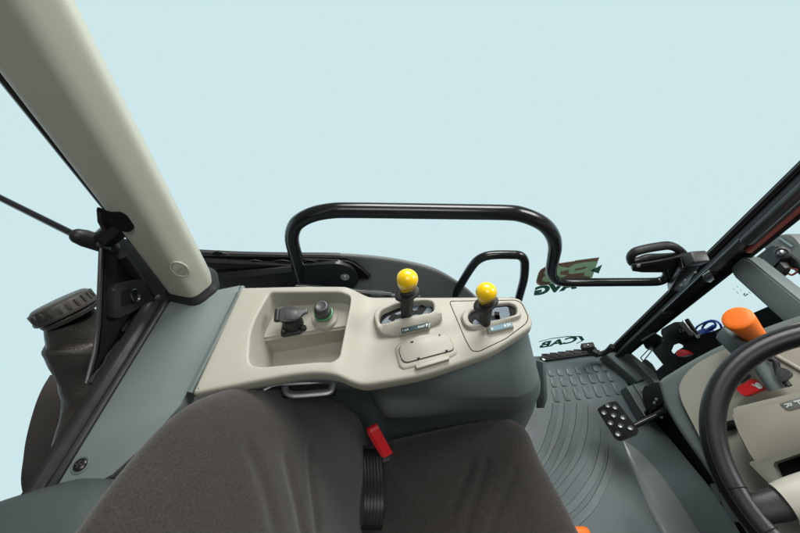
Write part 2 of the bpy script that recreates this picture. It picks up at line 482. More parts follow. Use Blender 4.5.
# lever hoods, gates
def hood(name_px, slot_px, h, rads, lipbase):
    o = ccw(resample(rounded([V2(PZ(p, lipbase + h)) for p in name_px], rads, 5), .005))
    s = ccw(resample(rounded([V2(PZ(p, lipbase + h)) for p in slot_px], .012, 6), .004))
    return o, s
def hood_mesh(o, s, base, h, fa, fb, tilt=.8):
    bm = nb()
    r = .0025
    V, Fs, idx = fill(offset(o, r), [offset(s, -.003)], .006)
    A, B = PZ(fa, base + h), PZ(fb, base + h)                      # front edge line of the slot; the face in front of it slopes down
    def T(x, y, hh):
        d = max(0, A.y + (B.y - A.y) * (x - A.x) / (B.x - A.x) - y)
        return Vector((x, y, base + max(-.006, h + hh - tilt * d)))
    bv = [bm.verts.new(T(p.x, p.y, 0)) for p in V]
    for f in Fs: bm.faces.new([bv[i] for i in f])
    def sk_(ring, b_, pr):
        prev = [bv[i] for i in ring]
        for d, hh in pr:
            lp = offset(b_, d); cur = [bm.verts.new(T(p.x, p.y, hh)) for p in lp]; n = len(cur)
            for i in range(n): bm.faces.new((prev[i], prev[(i + 1) % n], cur[(i + 1) % n], cur[i]))
            prev = cur
    sk_(idx[0], o, fillet(r)[1:] + [(-.002, -h), (-.004, -h - .006)])
    sk_(idx[1], s, [(-.003 * (1 - math.sin(math.pi / 2 * i / 4)), -.003 * (1 - math.cos(math.pi / 2 * i / 4))) for i in range(1, 5)] + [(.001, -h - .004)])
    return bm
ZF = .829
h1_px = [(373, 313), (382, 305), (402, 299), (432, 299.5), (438, 305), (444, 317), (428, 325), (400, 333), (378.5, 332.5)]
s1_px = [(379, 318), (381, 311), (398, 303.5), (424, 300.8), (433, 302), (434.5, 312), (413, 316), (396, 320), (386, 324), (380, 324)]
o1, s1 = hood(h1_px, s1_px, .014, [.01, .01, .012, .01, .01, .014, .012, .012, .012], ZF)
obj('lever_hood', hood_mesh(o1, s1, ZF, .016, (382, 326.5), (432, 315)), 'beige', con)
# insert panel groove: thin raised plate
ins_px = [(449.5, 301), (516, 300), (522, 303), (528.5, 317), (526, 323), (506, 338), (479, 351), (472, 350.5), (466, 340)]
io = ccw(resample(rounded([V2(PZ(p, ZF + .001)) for p in ins_px], .006, 4), .006))
s2_px = [(467.5, 316), (471, 311), (493, 305.2), (510, 303.5), (516.5, 307), (517, 314.5), (494, 321), (475, 325), (469.5, 322.5)]
h2_px = [(461, 316), (467, 309), (493, 302.6), (513, 301.3), (519, 306), (522, 316), (497, 324.5), (475, 329.5), (465, 326)]
o2, s2 = hood(h2_px, s2_px, .006, .012, ZF)
bm = nb(); vv = [Vector((p.x, p.y, ZF + .0016)) for p in io]
tube(bm, [Vector((p.x, p.y, ZF - .0001)) for p in offset(io, -.0004)], .00075, 6, closed=True)
obj('insert_groove', bm, 'void', con)
obj('lever_hood', hood_mesh(o2, s2, ZF, .008, (470, 325.5), (517, 316)), 'beige', con)
def gate(slot, z, plate_px, cut_px):
    lp = offset(slot, -.0025)
    bm = nb(); prism(bm, [Vector((p.x, p.y, z)) for p in lp], ZV, .0008)
    obj('slot_floor', bm, 'void', con)
    bm = nb(); rprism(bm, [PZ(p, z + .0012) for p in plate_px], ZV, .0012, .004, .0003)
    g_ = obj('gate_plate', bm, 'gate', con)
    for a, b, w in cut_px:
        bm = nb()
        A, B = PZ(a, z + .003), PZ(b, z + .003)
        d = (B - A); n_ = Vector((-d.y, d.x, 0)).normalized()
        box(bm, (A + B) / 2, d / 2, n_ * w, ZV * .0005)
        obj('gate_slot', bm, 'void', g_)
gate(s1, ZF + .0006, [(380.5, 323.5), (387, 317), (399, 312), (414, 305), (427, 303.5), (433, 311), (425, 315), (400, 321), (388, 326)], [((391, 320), (395, 314), .005), ((393, 317.5), (421, 311), .0035), ((418, 314), (424, 306), .006), ((405, 319), (410, 309), .007)])
gate(s2, ZF + .0006, [(472, 323), (480, 314), (495, 308), (508, 307), (510, 317), (495, 322), (476, 327)], [((478, 321), (487, 314), .008), ((486, 318), (500, 317), .004), ((497, 319), (497, 312), .004)])

# label plates on the hoods
def label_plate(q, z, h, m, words, frame='taupe'):
    P = [PZ(p, z + h) for p in q]
    bm = nb(); lo = [v + (v - sum(P, Vector()) / 4) * .10 - ZV * .0015 for v in P]
    prism(bm, [v - ZV * (h + .001) for v in lo], ZV, h + .0006, .0008)
    fr_ = obj('label_frame', bm, frame, con)
    bm = nb(); prism(bm, [v - ZV * .0012 for v in P], ZV, .0012 + .0002)
    pl = obj('label_plate', bm, m, fr_)
    bm = nb()
    e1 = P[1] - P[0]; e2 = P[3] - P[0]
    for w, a0, a1, b0, b1 in words:
        bl = P[3] + e1 * a0 - e2 * b0; br = P[3] + e1 * a1 - e2 * b0; tl = P[3] + e1 * a0 - e2 * b1
        text_on(bm, w, (bl, br, tl), .0003, ZV, thick=.0002, bold=.02)
    obj('lettering', bm, 'white', pl)
label_plate([(401, 328.3), (429, 322.2), (428.6, 327), (401.4, 333.4)], ZF, .0105, 'label_dark', [('1 mA', .05, .26, .28, .75), ('FLOAT', .60, .84, .30, .66), ('F', .88, .96, .25, .8)])
label_plate([(489, 327), (511.5, 321.7), (513.3, 326.2), (490.6, 331.6)], ZF, .0085, 'label_blue', [('E', .06, .15, .28, .75), ('A SV-', .62, .95, .25, .8)], frame='beige')

# covered compartment lid
fr_px = [(394.5, 347), (402, 341), (421, 333.7), (446, 332.5), (451, 335), (458.5, 352), (450, 357.5), (403, 369), (399, 366)]
fo = ccw(resample(rounded([V2(PZ(p, ZF + .003)) for p in fr_px], .008, 5), .005))
bm = nb()
V, Fs, idx = fill(offset(fo, .004), [], .01)
bv = [bm.verts.new((p.x, p.y, ZF + .0035)) for p in V]
for f in Fs: bm.faces.new([bv[i] for i in f])
prev = [bv[i] for i in idx[0]]
for d, hh in [(.002, .003), (0, .001), (-.002, -.002)]:
    cur = [bm.verts.new((p.x, p.y, ZF + hh)) for p in offset(fo, d)]; n = len(cur)
    for i in range(n): bm.faces.new((prev[i], prev[(i + 1) % n], cur[(i + 1) % n], cur[i]))
    prev = cur
lidf = obj('lid_surround', bm, 'beige', con)
lid_px = [(398.6, 349), (404, 344), (421.6, 337), (436, 334.8), (447, 335), (449.5, 338), (454, 349.6), (406.5, 362.3), (402.5, 360.5)]
lo_ = ccw(rounded([V2(PZ(p, ZF + .005)) for p in lid_px], .005, 4))
bm = nb(); prism(bm, [Vector((p.x, p.y, ZF + .002)) for p in lo_], ZV, .0042, .0012)
lid = obj('compartment_lid', bm, 'beige', lidf)
bm = nb()
tube(bm, [Vector((p.x, p.y, ZF + .0036)) for p in offset(resample(lo_, .006), -.0004)], .0007, 6, closed=True)
obj('lid_gap', bm, 'void', lidf)
for p, w in (((412, 342), .0022), ((439.5, 334.9), .0012), ((418.5, 358.2), .002), ((446.5, 350.6), .002)):
    c = PZ(p, ZF + .0065); bm = nb(); box(bm, c, (w, .0006, 0), (0, .0012, 0), (0, 0, .0004)); obj('lid_notch', bm, 'void', lidf)
bm = nb()
T_ = [PZ(p, ZF + .006) for p in ((415, 365.5), (449, 356), (449.3, 359.5), (417, 369))]
prism(bm, [v - ZV * .006 for v in T_], ZV, .0085, .001)
obj('finger_tab', bm, 'beige', lidf)

# ------------------------------------------------ levers
def lever(base_px, top_px, zb, y_top, label, kn=.0163):
    b = PZ(base_px, zb); k = PY(top_px, y_top(b))
    ax = (k - b).normalized(); L = (k - b).length
    t = thing('control_lever', label, 'lever', b, 'yellow knobbed control levers')
    bm = nb(); revolve(bm, b - ax * .006, ax, [(0, .0085), (.004, .0092), (.02, .0098), (L * .5, .0108), (L * .64, .0118), (L * .70, .0112), (L * .78, .0085), (L * .80, .002)], 28)
    obj('stem', bm, 'blackp', t)
    # tilted collar with two ears
    co = b + ax * (L * .655)
    tl = (ax + Vector((-.28, -.10, 0))).normalized()
    e1 = (Vector((1, .22, 0)) - tl * Vector((1, .22, 0)).dot(tl)).normalized(); e2 = tl.cross(e1)
    bm = nb(); rings = []
    for d, s in ((-.0035, .80), (-.002, .96), (0, 1), (.002, .97), (.003, .85), (.0025, .6)):
        rings.append([co + tl * d + (e1 * math.cos(a) * .0205 + e2 * math.sin(a) * .0145) * s for a in [2 * math.pi * i / 36 for i in range(36)]])
    rings_mesh(bm, rings); obj('collar', bm, 'blackp', t)
    # pear shaped knob
    bm = nb()
    kp = catmull([Vector((a, b, 0)) for a, b in ((-1.5, .50), (-1.46, .62), (-1.25, .70), (-.9, .79), (-.45, .94), (0, 1), (.35, .95), (.65, .77), (.87, .5), (.97, .24), (1, .001))], 4)
    prof = [(-1.5 * kn, .0001)] + [(p.x * kn, max(.0001, p.y * kn)) for p in kp]
    revolve(bm, k, ax, prof, 36)
    for v in bm.verts:                                            # thumb flats on the front of the knob
        r_ = v.co - k; d = r_.dot(Vector((.35, -.75, -.35)).normalized())
        if d > kn * .80: v.co -= Vector((.35, -.75, -.35)).normalized() * (d - kn * .80) * .6
    obj('knob', bm, 'yellow', t)
lever((406.5, 317), (407.3, 279.5), ZF + .003, lambda b: b.y, 'yellow knobbed black lever in the left hooded slot, above the square lid')
lever((485, 322.5), (486.3, 292.5), ZF + .003, lambda b: b.y, 'yellow knobbed black lever in the right slot, at the front end of the console', .0158)

# ------------------------------------------------ socket with hinged flap
so = PN((293, 330), sh[0], snr)
t = thing('power_socket', 'black electrical socket with a hinged flap lid inside the console tray', 'socket', so)
a1 = (sh[1] - sh[0]).normalized(); a2 = snr.cross(a1)
bm = nb(); rprism(bm, [so + a1 * x + a2 * y for x, y in ((-.020, -.012), (.018, -.010), (.02, .02), (-.018, .02))], snr, .004, .006, .0008); obj('base_plate', bm, 'blackp', t)
bm = nb(); revolve(bm, so + a1 * .002 + a2 * .01, snr, [(0, .017), (.012, .017), (.02, .0155), (.024, .014)], 28); obj('body', bm, 'blackp', t)
for px in ((284.5, 331.5), (303.5, 328)):
    c = PN(px, so + snr * .004, snr); bm = nb(); revolve(bm, c, snr, [(-.003, .0052), (.003, .0052), (.0042, .004), (.0042, .0001)], 14); s_ = obj('lug', bm, 'blackp', t)
    bm = nb(); revolve(bm, c + snr * .0043, snr, [(0, .0028), (.001, .0025), (.0012, .0001)], 12); obj('screw', bm, 'alu', s_)
fn = (snr + Vector((0.05, -.10, .25))).normalized()
fo_ = so + snr * .026
lidpx = [(281, 309.5), (292, 307), (297, 309), (304, 310), (306.5, 313), (300, 319), (293, 322), (280, 323)]
bm = nb(); rprism(bm, [PN(p, fo_, fn) for p in lidpx], fn, .006, .003, .0015); fl = obj('flap_lid', bm, 'greyp', t)
bm = nb(); rprism(bm, [PN(p, fo_ + fn * .006, fn) for p in [(285, 310.5), (297, 310.5), (298, 316), (293, 319.5), (285, 319)]], fn, .0012, .002, .0005); obj('raised_pad', bm, 'greyp', fl)
bm = nb(); hA, hB = PN((278, 310), fo_ , fn), PN((277, 321), fo_ , fn); tube(bm, [hA, (hA + hB) / 2, hB], .0052, 14); obj('hinge', bm, 'blackp', t)
bm = nb(); c1 = PN((304, 311.5), fo_ + fn * .003, fn); box(bm, c1, a1 * .006, a2 * .005, fn * .0025, .001); obj('latch_tab', bm, 'greyp', t)

# ------------------------------------------------ round cap plug
tip = bc + snr * .0165
t = thing('round_plug', 'round black push cap with a green ring on the tray shelf', 'plug', tip)
bm = nb(); revolve(bm, tip, snr, [(0, .0165), (.0015, .0165), (.002, .0155), (.002, .0002)], 36); obj('green_ring', bm, 'green', t)
bm = nb(); revolve(bm, tip + snr * .0025, snr, [(0, .0145), (.011, .0143), (.0125, .0132), (.0125, .0122), (.0185, .0118), (.0202, .0105), (.0206, .0085), (.0196, .007), (.0196, .0002)], 36); obj('cap', bm, 'greyp', t)

# ================================================================== PEDESTAL BELOW THE CONSOLE
t = thing('console_pedestal', 'grey green plastic pedestal below the beige console, reaching down to the floor', 'panel', (0.0, .42, 0))
bm = nb()
levels = [  # z, front X, inner Y, corner radius, bulge of the moulded step
    (.822, .222, .232, .05, 0), (.800, .228, .232, .05, 0), (.780, .235, .236, .05, 0), (.74, .250, .243, .055, 0), (.70, .264, .250, .06, .001), (.685, .270, .251, .06, -.001), (.675, .275, .252, .065, -.006),
    (.655, .284, .253, .07, -.014), (.63, .294, .256, .07, -.020), (.60, .305, .260, .08, -.018), (.57, .316, .266, .08, -.012), (.54, .326, .274, .085, -.006), (.50, .337, .280, .09, 0), (.40, .356, .276, .10, 0), (.25, .372, .27, .11, 0), (.10, .378, .27, .11, 0), (.004, .378, .27, .11, 0)]
rings = []
for z, xf, yi, cr, bl_ in levels:
    yo = .3845 + .15 * sstep(.74, .45, z); q = []
    inner_at = lambda x: yi - .0 + (.0 if z < .75 else 0)
    # inner wall from the back to the rounded front corner, then the front, then outwards
    for i in range(64):
        x = -.42 + (xf - cr + .42) * i / 64
        y = yi
        y += bl_ * (1 - sstep(.0, .20, x)) * sstep(-.10, -.02, x) + .055 * sstep(-.02, -.09, x) * sstep(.77, .70, z)
        if z > .7:                                                # follow the console lip, which runs outwards at the front
            y = yi + .095 * sstep(-.02, .23, x) * sstep(.66, .80, z)
        q.append((x, y))
    y0 = yi + (.095 * sstep(-.02, .23, xf - cr) * sstep(.66, .80, z) if z > .7 else 0)
    for i in range(13):
        a = math.pi / 2 * i / 12
        q.append((xf - cr + cr * math.sin(a), y0 + cr * .8 * (1 - math.cos(a))))
    for i in range(1, 9):
        u = i / 8
        q.append((xf - .015 * u * u, y0 + cr * .8 + (yo - y0 - cr * .8) * u))
    q.append((-.42, yo))
    rings.append([Vector((x, y, z)) for x, y in q])
rings_mesh(bm, rings, cap=(False, False))
obj('side_skin', bm, 'teal_mid', t, sharp=60)
bm = nb(); pts = [PY((546, 366), .48), PY((545.5, 380), .42), PY((543, 396), .36), PY((543.5, 404), .335)]
prism(bm, [PX(p, .385) for p in ((536, 360), (542.5, 362), (544, 398), (541, 408), (536, 408))], (1, 0, 0), .010, .002); obj('rubber_edge', bm, 'teal_dark', t)

# rear flat panel left of the console
PZR = .838
t = thing('rear_side_panel', 'flat grey green plastic trim panel between the beige console and the black frame rail', 'panel', (-.36, .22, .80))
edge = [(170, 299), (240, 285), (238, 292), (186, 392), (182, 404), (150, 440), (112, 476), (62, 500), (20, 533), (55, 481), (96, 415), (120, 376)]
q = [PZ(p, PZR) for p in edge]
bm = nb(); prism(bm, [v - ZV * .03 for v in q], ZV, .03, .002); obj('flat_skin', bm, 'teal', t)
bm = nb()
rib = [(243, 287), (238, 298), (215, 345), (190, 393)]
tube(bm, [PZ(p, PZR - .003) for p in rib], .0045, 12); obj('edge_rib', bm, 'teal', t)
bm = nb(); prism(bm, [PZ(p, PZR + .0008) for p in ((236.5, 295), (239, 295), (190, 392), (186.5, 392))], ZV, .0006); obj('shadow_gap', bm, 'teal_dark', t)
bm = nb()                                                        # panel that drops beyond the step near the seat
q = [PZ(p, .80) for p in ((150, 408), (196, 394), (262, 392), (262, 404), (190, 424), (120, 450))]
prism(bm, q, ZV, .012, .003); obj('lower_skin', bm, 'teal', t)
bm = nb(); c = PZ((81, 465), PZR); revolve(bm, c, ZV, [(0, .0105), (.0012, .0105), (.0016, .0095), (.0006, .0085), (.0006, .0001)], 28); w = obj('screw_recess', bm, 'teal', t)
bm = nb(); revolve(bm, c + ZV * .0008, ZV, [(0, .0078), (.002, .0075), (.0035, .0055), (.0038, .0001)], 24); sc = obj('screw', bm, 'black', t)
bm = nb()
for a in (0, math.pi / 2): box(bm, c + ZV * .0046, (math.cos(a) * .0042, math.sin(a) * .0042, 0), (-math.sin(a) * .0009, math.cos(a) * .0009, 0), ZV * .0003)
obj('cross_slot', bm, 'greyp', sc)

# bulged cover bottom left
t = thing('wheel_arch_cover', 'rounded grey green moulded cover rising in the lower left corner behind the seat', 'cover', (-.36, .03, .80))
bm = nb()
nx, ny = 60, 44
ridge = lambda x: .098 + .0 * x
G = []
for i in range(nx):
    row = []
    x = -.66 + .33 * i / (nx - 1)
    ye = .095 - .55 * max(0, -.40 - x) ** 1.25 - .50 * max(0, x + .36)      # far edge of the bulge
    for j in range(ny):
        s = j / (ny - 1); y = ye - .26 * (s ** 1.2)
        z = .815 + .055 * (1 - (1 - min(1, s / .30)) ** 2.4) ** (1 / 2.0) + .03 * s
        row.append(Vector((x, y, z)))
    G.append(row)
vv = [[bm.verts.new(p) for p in r] for r in G]
for i in range(nx - 1):
    for j in range(ny - 1): bm.faces.new((vv[i][j], vv[i + 1][j], vv[i + 1][j + 1], vv[i][j + 1]))
bmesh.ops.solidify(bm, geom=bm.faces[:], thickness=.004)
obj('cover_skin', bm, 'teal', t, sharp=60)

# ================================================================== REAR FRAME RAIL, PLATE, PILLAR
t = thing('rear_window_frame', 'dark painted steel frame rail with an upright black hinge plate at the rear window', 'frame', (-.44, .2, .80))
A, B = PZ((6, 520), .845), PZ((162, 296), .845)
d = (B - A).normalized(); nrm = d.cross(ZV)
bm = nb()
a_l, a_r = PZ((6, 512), .852), PZ((40, 505), .838)
sec = lambda c, w0, w1: None
Lp0, Lp1 = PZ((4, 517), .852), PZ((140, 306), .852)
Rp0, Rp1 = PZ((40, 506), .8395), PZ((168, 299), .8395)
rings = []
for k in range(13):
    u = k / 12
    L_ = Lp0.lerp(Lp1, u); R_ = Rp0.lerp(Rp1, u); w = R_ - L_
    rings.append([L_ - ZV * .05, L_ - ZV * .004, L_ + w * .08 + ZV * .0, L_ + w * .40 + ZV * .003, L_ + w * .60 + ZV * .002, L_ + w * .80 - ZV * .002, R_ - w * .02, R_ - ZV * .006, R_ - ZV * .05])
rings_mesh(bm, rings); obj('rail', bm, 'rail', t, sharp=50)
bm = nb(); tube(bm, [Rp0 + ZV * .001, Rp0.lerp(Rp1, .5) + ZV * .001, Rp1 + ZV * .001], .0055, 10); obj('seal', bm, 'blackp', t)
XP = -.462
bm = nb(); pl_px = [(101, 250), (108, 236), (128, 240), (158, 268), (180, 296), (160, 300), (120, 352), (92, 386), (86, 382), (96, 352), (99, 320)]
prism(bm, [PX(p, XP) for p in pl_px], (1, 0, 0), .006, .001); obj('hinge_plate', bm, 'void', t)
bm = nb(); tube(bm, [PX(p, XP + .004) for p in ((101.5, 248), (100, 285), (98.5, 325), (95, 352), (87, 383))], .0035, 8); obj('plate_flange', bm, 'black', t)
bm = nb(); rprism(bm, [PX(p, XP + .006) for p in ((105, 286), (134, 279), (144, 283), (150, 294), (146, 300), (125, 312), (106, 320))], (1, 0, 0), .013, .008, .003); kb = obj('striker_block', bm, 'blackp', t)
bm = nb(); c = PX((134, 296), XP + .019); revolve(bm, c, (1, .2, .1), [(0, .012), (.003, .012), (.004, .010), (.001, .008), (.001, .0001)], 24); obj('round_recess', bm, 'black', kb)
bm = nb(); rprism(bm, [PX(p, XP + .0185) for p in ((121, 291), (131, 288), (131, 303), (121, 307))], (1, 0, 0), .0015, .003); obj('square_recess', bm, 'void', kb)
bm = nb()
for a, b in (((92, 381), (119, 343)), ((124, 330), (139, 313)), ((142, 306), (158, 297))):
    A_, B_ = PX(a, XP + .012), PX(b, XP + .012)
    k_ = [A_.lerp(B_, i / 9) + Vector((random.uniform(-1, 1), random.uniform(-1, 1), random.uniform(-1, 1))) * .0012 for i in range(10)]
    tube(bm, k_, [.0045 + random.uniform(-.0012, .0012) for _ in k_], 8, round_ends=True)
obj('sealant_bead', bm, 'blackp', t)
bm = nb(); tube(bm, [PX((122, 256), XP + .012), PX((140, 281), XP + .012), PX((152, 296), XP + .014)], .007, 10); obj('inner_seal', bm, 'void', t)

# beige pillar
t = thing('rear_pillar', 'thick beige plastic rear cab pillar leaning across the upper left, with a dark rubber foot', 'pillar', (-.375, .395, .84))
sec = [(-.417, .396), (-.404, .371), (-.356, .360), (-.335, .392), (-.355, .435), (-.410, .430)]
secr = [.004, .009, .013, .010, .02, .012]
rings = []
for k in range(15):
    z = .842 + (1.75 - .842) * k / 14
    u = (z - .84) / .42
    sh_ = [Vector((x + (.030 * u if x > -.36 else (.010 * u if x > -.41 else 0)), y + .004 * u)) for x, y in sec]
    rings.append([Vector((p.x, p.y, z)) for p in rounded(sh_, secr, 6)])
bm = nb(); rings_mesh(bm, rings); pc = obj('pillar_cover', bm, 'pillar', t, sharp=60)
bm = nb(); rings = []
for z, f_ in ((.836, 1.24), (.840, 1.23), (.843, 1.19), (.846, 1.12), (.850, 1.07), (.852, 1.045), (.8515, 1.0)):
    cx, cy = -.376, .395
    rings.append([Vector((cx + (p.x - cx) * f_, cy + (p.y - cy) * f_, z + .01 * (p.x + .376) / .04 * 0)) for p in rounded([Vector(s) for s in sec], secr, 6)])
rings_mesh(bm, rings); obj('rubber_foot', bm, 'blackp', t)
bm = nb(); tube(bm, [Vector((-.421, .398, z)) for z in (.95, 1.2, 1.75)], .0048, 8); obj('edge_seal', bm, 'rail', t)
# hook recess on the inner face near the foot
fc_n = Vector((.22, -1, 0)).normalized()
hc = PN((180, 269), Vector((-.362, .3605, .9)), fc_n)
e1 = Vector((1, .22, 0)).normalized(); e2 = ZV
bm = nb(); rr = [hc + fc_n * .0006 + e1 * math.cos(a) * .0115 + e2 * math.sin(a) * .017 for a in [2 * math.pi * i / 32 for i in range(32)]]
tube(bm, rr, .0016, 8, closed=True); hk = obj('hook_cover', bm, 'pillar', t)
bm = nb(); prism(bm, [hc + e1 * math.cos(a) * .0095 + e2 * math.sin(a) * .0145 for a in [2 * math.pi * i / 32 for i in range(32)]], fc_n, .0014, .0005); obj('cover_disc', bm, 'pillar', hk)
bm = nb(); box(bm, hc + fc_n * .0016, (e1 + e2 * .9).normalized() * .0065, fc_n * .0006, (e2 - e1 * .9).normalized() * .0009); obj('coin_slot', bm, 'taupe', hk)
_b = nb(); tube(_b, [PN((161, 271), hc, fc_n) - fc_n * .002, PN((168, 271), hc, fc_n) - fc_n * .0022, PN((174, 270.5), hc, fc_n) - fc_n * .0028], [.0005, .0035, .005], 12, round_ends=True); _b.free()
# strut stud bracket coming out of the pillar
bm = nb(); sA, sB = PY((131, 217), .396), PX((106, 238), -.452)
tube(bm, [sA, sA.lerp(sB, .5), sB], .0155, 20); bk = obj('strut_bracket', bm, 'black', t)
bm = nb(); pl_o = Vector((-.38, .3655, .9)); prism(bm, catmull([PN(p, pl_o, fc_n) - fc_n * .002 for p in ((97, 208), (110, 212.5), (123, 213), (132, 219), (134, 227), (128, 231.5), (116, 228), (104, 216))], 4, closed=True), fc_n, .0034); obj('bracket_notch', bm, 'void', bk)
bm = nb(); tube(bm, [PX((106, 213), -.425), PX((114, 217), -.415), PX((122, 218), -.405)], .006, 12, round_ends=True); obj('bracket_nut', bm, 'steel', bk)
bm = nb(); prism(bm, [PX(p, -.428) for p in ((96, 209.5), (101, 211), (112, 215), (108, 226), (102, 231), (97, 222))], (1, 0, 0), .006, .001); obj('cutout_fill', bm, 'rail', bk)  # dark plate standing in for the cutout in the pillar edge
bm = nb(); prism(bm, [PX(p, -.45) for p in ((98, 230), (104, 225), (105, 231), (101, 236))], (1, 0, 0), .006, .001); obj('zinc_clip', bm, 'steel', bk)

# gas strut
cA, cB = PX((80, 240), -.470), PX((112, 246), -.458)
t = thing('gas_strut', 'thin black gas strut holding the rear window open, reaching to the left edge', 'gas strut', cA)
rodB = PX((-40, 178), -.75); rodA = PX((82, 238.5), -.470)
bm = nb(); tube(bm, [rodA, rodA.lerp(rodB, .5), rodB], .0052, 14); obj('rod', bm, 'tube', t)
bm = nb(); tube(bm, [PX((79, 236.5), -.474), PX((84, 238), -.472), PX((100, 243), -.466), PX((111, 247.5), -.460)], [.0115, .0130, .0135, .0120], 18, round_ends=True); en = obj('end_fitting', bm, 'blackp', t)
bm = nb(); box(bm, PX((104, 247), -.452), (PX((112, 249), -.452) - PX((99, 243.5), -.452)) * .5, Vector((.002, 0, 0)), UP * .003, .0008); obj('spring_clip', bm, 'greyp', en)

# filler neck outside
cc = PX((63, 306), -.60)
t = thing('filler_tank', 'grained black plastic filler neck with a ribbed screw cap outside the rear window', 'filler tank', PX((75, 430), -.60))
vw = (EYE - cc).normalized(); cx = RIGHT * -.64 + UP * .77; cx = (cx - vw * cx.dot(vw)).normalized(); cx = (cx + vw * .10).normalized()
bm = nb()
neck = [((70, 318), .038), ((74, 327), .041), ((80, 336), .050), ((82, 345), .055), ((83, 353), .051), ((86, 366), .045), ((88, 385), .041), ((90, 405), .041), ((88, 440), .052), ((88, 500), .07)]
P_ = catmull([PX(p, -.60) for p, r in neck], 5); rr = [v.x for v in catmull([Vector((r, 0, 0)) for p, r in neck], 5)]
tube(bm, P_, rr, 28)
for v in bm.verts:
    v.co += Vector((noise.noise(v.co * 30), noise.noise(v.co * 30 + Vector((7, 0, 0))), noise.noise(v.co * 30 + Vector((0, 9, 0))))) * .004
obj('neck', bm, 'tank', t, sharp=70)
bm = nb(); revolve(bm, cc - cx * .024, cx, [(0, .042), (.006, .044), (.008, .043), (.008, .040)], 36); obj('collar', bm, 'tank', t)
bm = nb(); revolve(bm, cc - cx * .014, cx, [(0, .047), (.002, .049), (.006, .049), (.007, .0458), (.020, .044), (.024, .0428), (.0265, .039), (.0265, .0001)], 48); cp_ = obj('cap', bm, 'cap', t)
h = Vector((1, 0, 0)); e1 = (h - cx * h.dot(cx)).normalized(); e2 = cx.cross(e1)
bm = nb()
for i in range(22):
    a = 2 * math.pi * i / 22; rd = e1 * math.cos(a) + e2 * math.sin(a); tn = cx.cross(rd)
    box(bm, cc + rd * .0457 + cx * .000, rd * .0018, tn * .002, cx * .0075, .0006)
obj('grip_rib', bm, 'cap', cp_)
# curved mudguard behind it
t = thing('rear_mudguard', 'smooth dark curved mudguard edge at the far left behind the filler neck', 'mudguard', PX((40, 480), -.74))
bm = nb(); loop = catmull([PX(p, -.74) for p in ((57, 370), (47, 380), (37, 400), (28, 430), (23.5, 456), (22, 490), (40, 520), (80, 500), (92, 440), (75, 385))], 6, closed=True)
prism(bm, loop, (1, 0, 0), .06, .018, seg=4); obj('guard_skin', bm, 'cap', t, sharp=60)

# ================================================================== FENDER ARCH AND DOOR
YD = .70
t = thing('wheel_fender', 'dark grey curved wheel fender rising behind the console and the door bar', 'fender', (-.2, .66, .0))
arc_px = [(150, 246), (190, 250), (240, 252.5), (290, 253.5), (340, 254), (380, 257), (410, 262), (435, 269), (455, 280), (472, 293), (490, 312), (508, 340)]
top = catmull([PY(p, .685) for p in arc_px], 6)
bm = nb(); rings = []
for v in top:
    rings.append([Vector((v.x, .69, v.z - .03)), Vector((v.x, .69, v.z - .002)), Vector((v.x, .686, v.z)), Vector((v.x, .682, v.z - .0005)), Vector((v.x, .679, v.z - .004)), Vector((v.x, .677, v.z - .012)), Vector((v.x, .656, v.z - .09)), Vector((v.x, .625, v.z - .20)), Vector((v.x, .56, v.z - .42)), Vector((v.x, .69, v.z - .42))])
rings_mesh(bm, rings); obj('fender_skin', bm, 'fender', t, sharp=50)
bm = nb(); tr_ = [Vector((v.x, .672, v.z + .001)) for v in top if v.x < -.16]
rings = [[v + Vector((0, .016, 0)), v + Vector((0, .014, .003)), v + Vector((0, .004, .003)), v + Vector((0, -.006, -.014)), v + Vector((0, -.002, -.020))] for v in tr_]
rings_mesh(bm, rings); obj('fender_trim', bm, 'greyp', t)

door = thing('cab_door', 'clear cab door with a black tubular grab rail and stickers on its glass', 'door', (.2, .70, .02))
bm = nb()
gpx = [PY((150, 250), YD)] + [PY(p, YD) for p in arc_px[2:]] + [PY((541, 357), YD), PY((596, 350.5), YD)]
gA = Vector((.885, YD, .93)); gB = Vector((.89, YD, 1.55)); gC = Vector((-1.0, YD, 1.55)); gD = Vector((-.45, YD, .60))
gl_ = [Vector((v.x, YD, v.z + .004)) for v in top ] + [PY((541, 356.5), YD), PY((596, 350), YD), gA, gB, gC]
prism(bm, gl_, (0, 1, 0), .004); obj('door_glass', bm, 'glass', door)
# black lower hinge bar with bolt
YB = .628
bm = nb(); rprism(bm, [PY(p, YB) for p in ((196, 262), (296, 266), (338, 263.5), (352, 268), (358, 276), (358, 284), (350, 290), (200, 302))], (0, 1, 0), .018, .012, .003); db = obj('hinge_arm', bm, 'black', door)
bm = nb(); q = [PY(p, YB - .004) for p in ((215, 272.5), (292, 266.5), (292, 271), (214, 278.5))]; prism(bm, q, (0, -1, .2), .006, .001); obj('cover_strip', bm, 'greyp', db)
bm = nb(); c = PY((345, 277), YB - .001); revolve(bm, c, (0, -1, .25), [(0, .0105), (.002, .0105), (.0022, .007), (.008, .0068), (.0088, .0055), (.0088, .0001)], 6); bo = obj('hex_bolt', bm, 'steel', db)
bm = nb(); revolve(bm, c + Vector((0, .001, 0)), (0, -1, .25), [(0, .0125), (.002, .0125), (.0025, .0115), (.0025, .0001)], 28); obj('washer', bm, 'steel', bo)
bm = nb(); prism(bm, [PY(p, .646) for p in ((200, 256), (300, 257), (346, 258), (356, 262), (371, 276), (369, 279), (340, 284), (200, 290))], (0, 1, 0), .006, .001); obj('seal_plate', bm, 'void', db)
bm = nb(); tube(bm, catmull([PY(p, .643) for p in ((300, 259), (340, 260.5), (354, 264), (369, 277), (358, 279.5))], 5), .003, 8); obj('seal_lip', bm, 'blackp', db)
bm = nb()
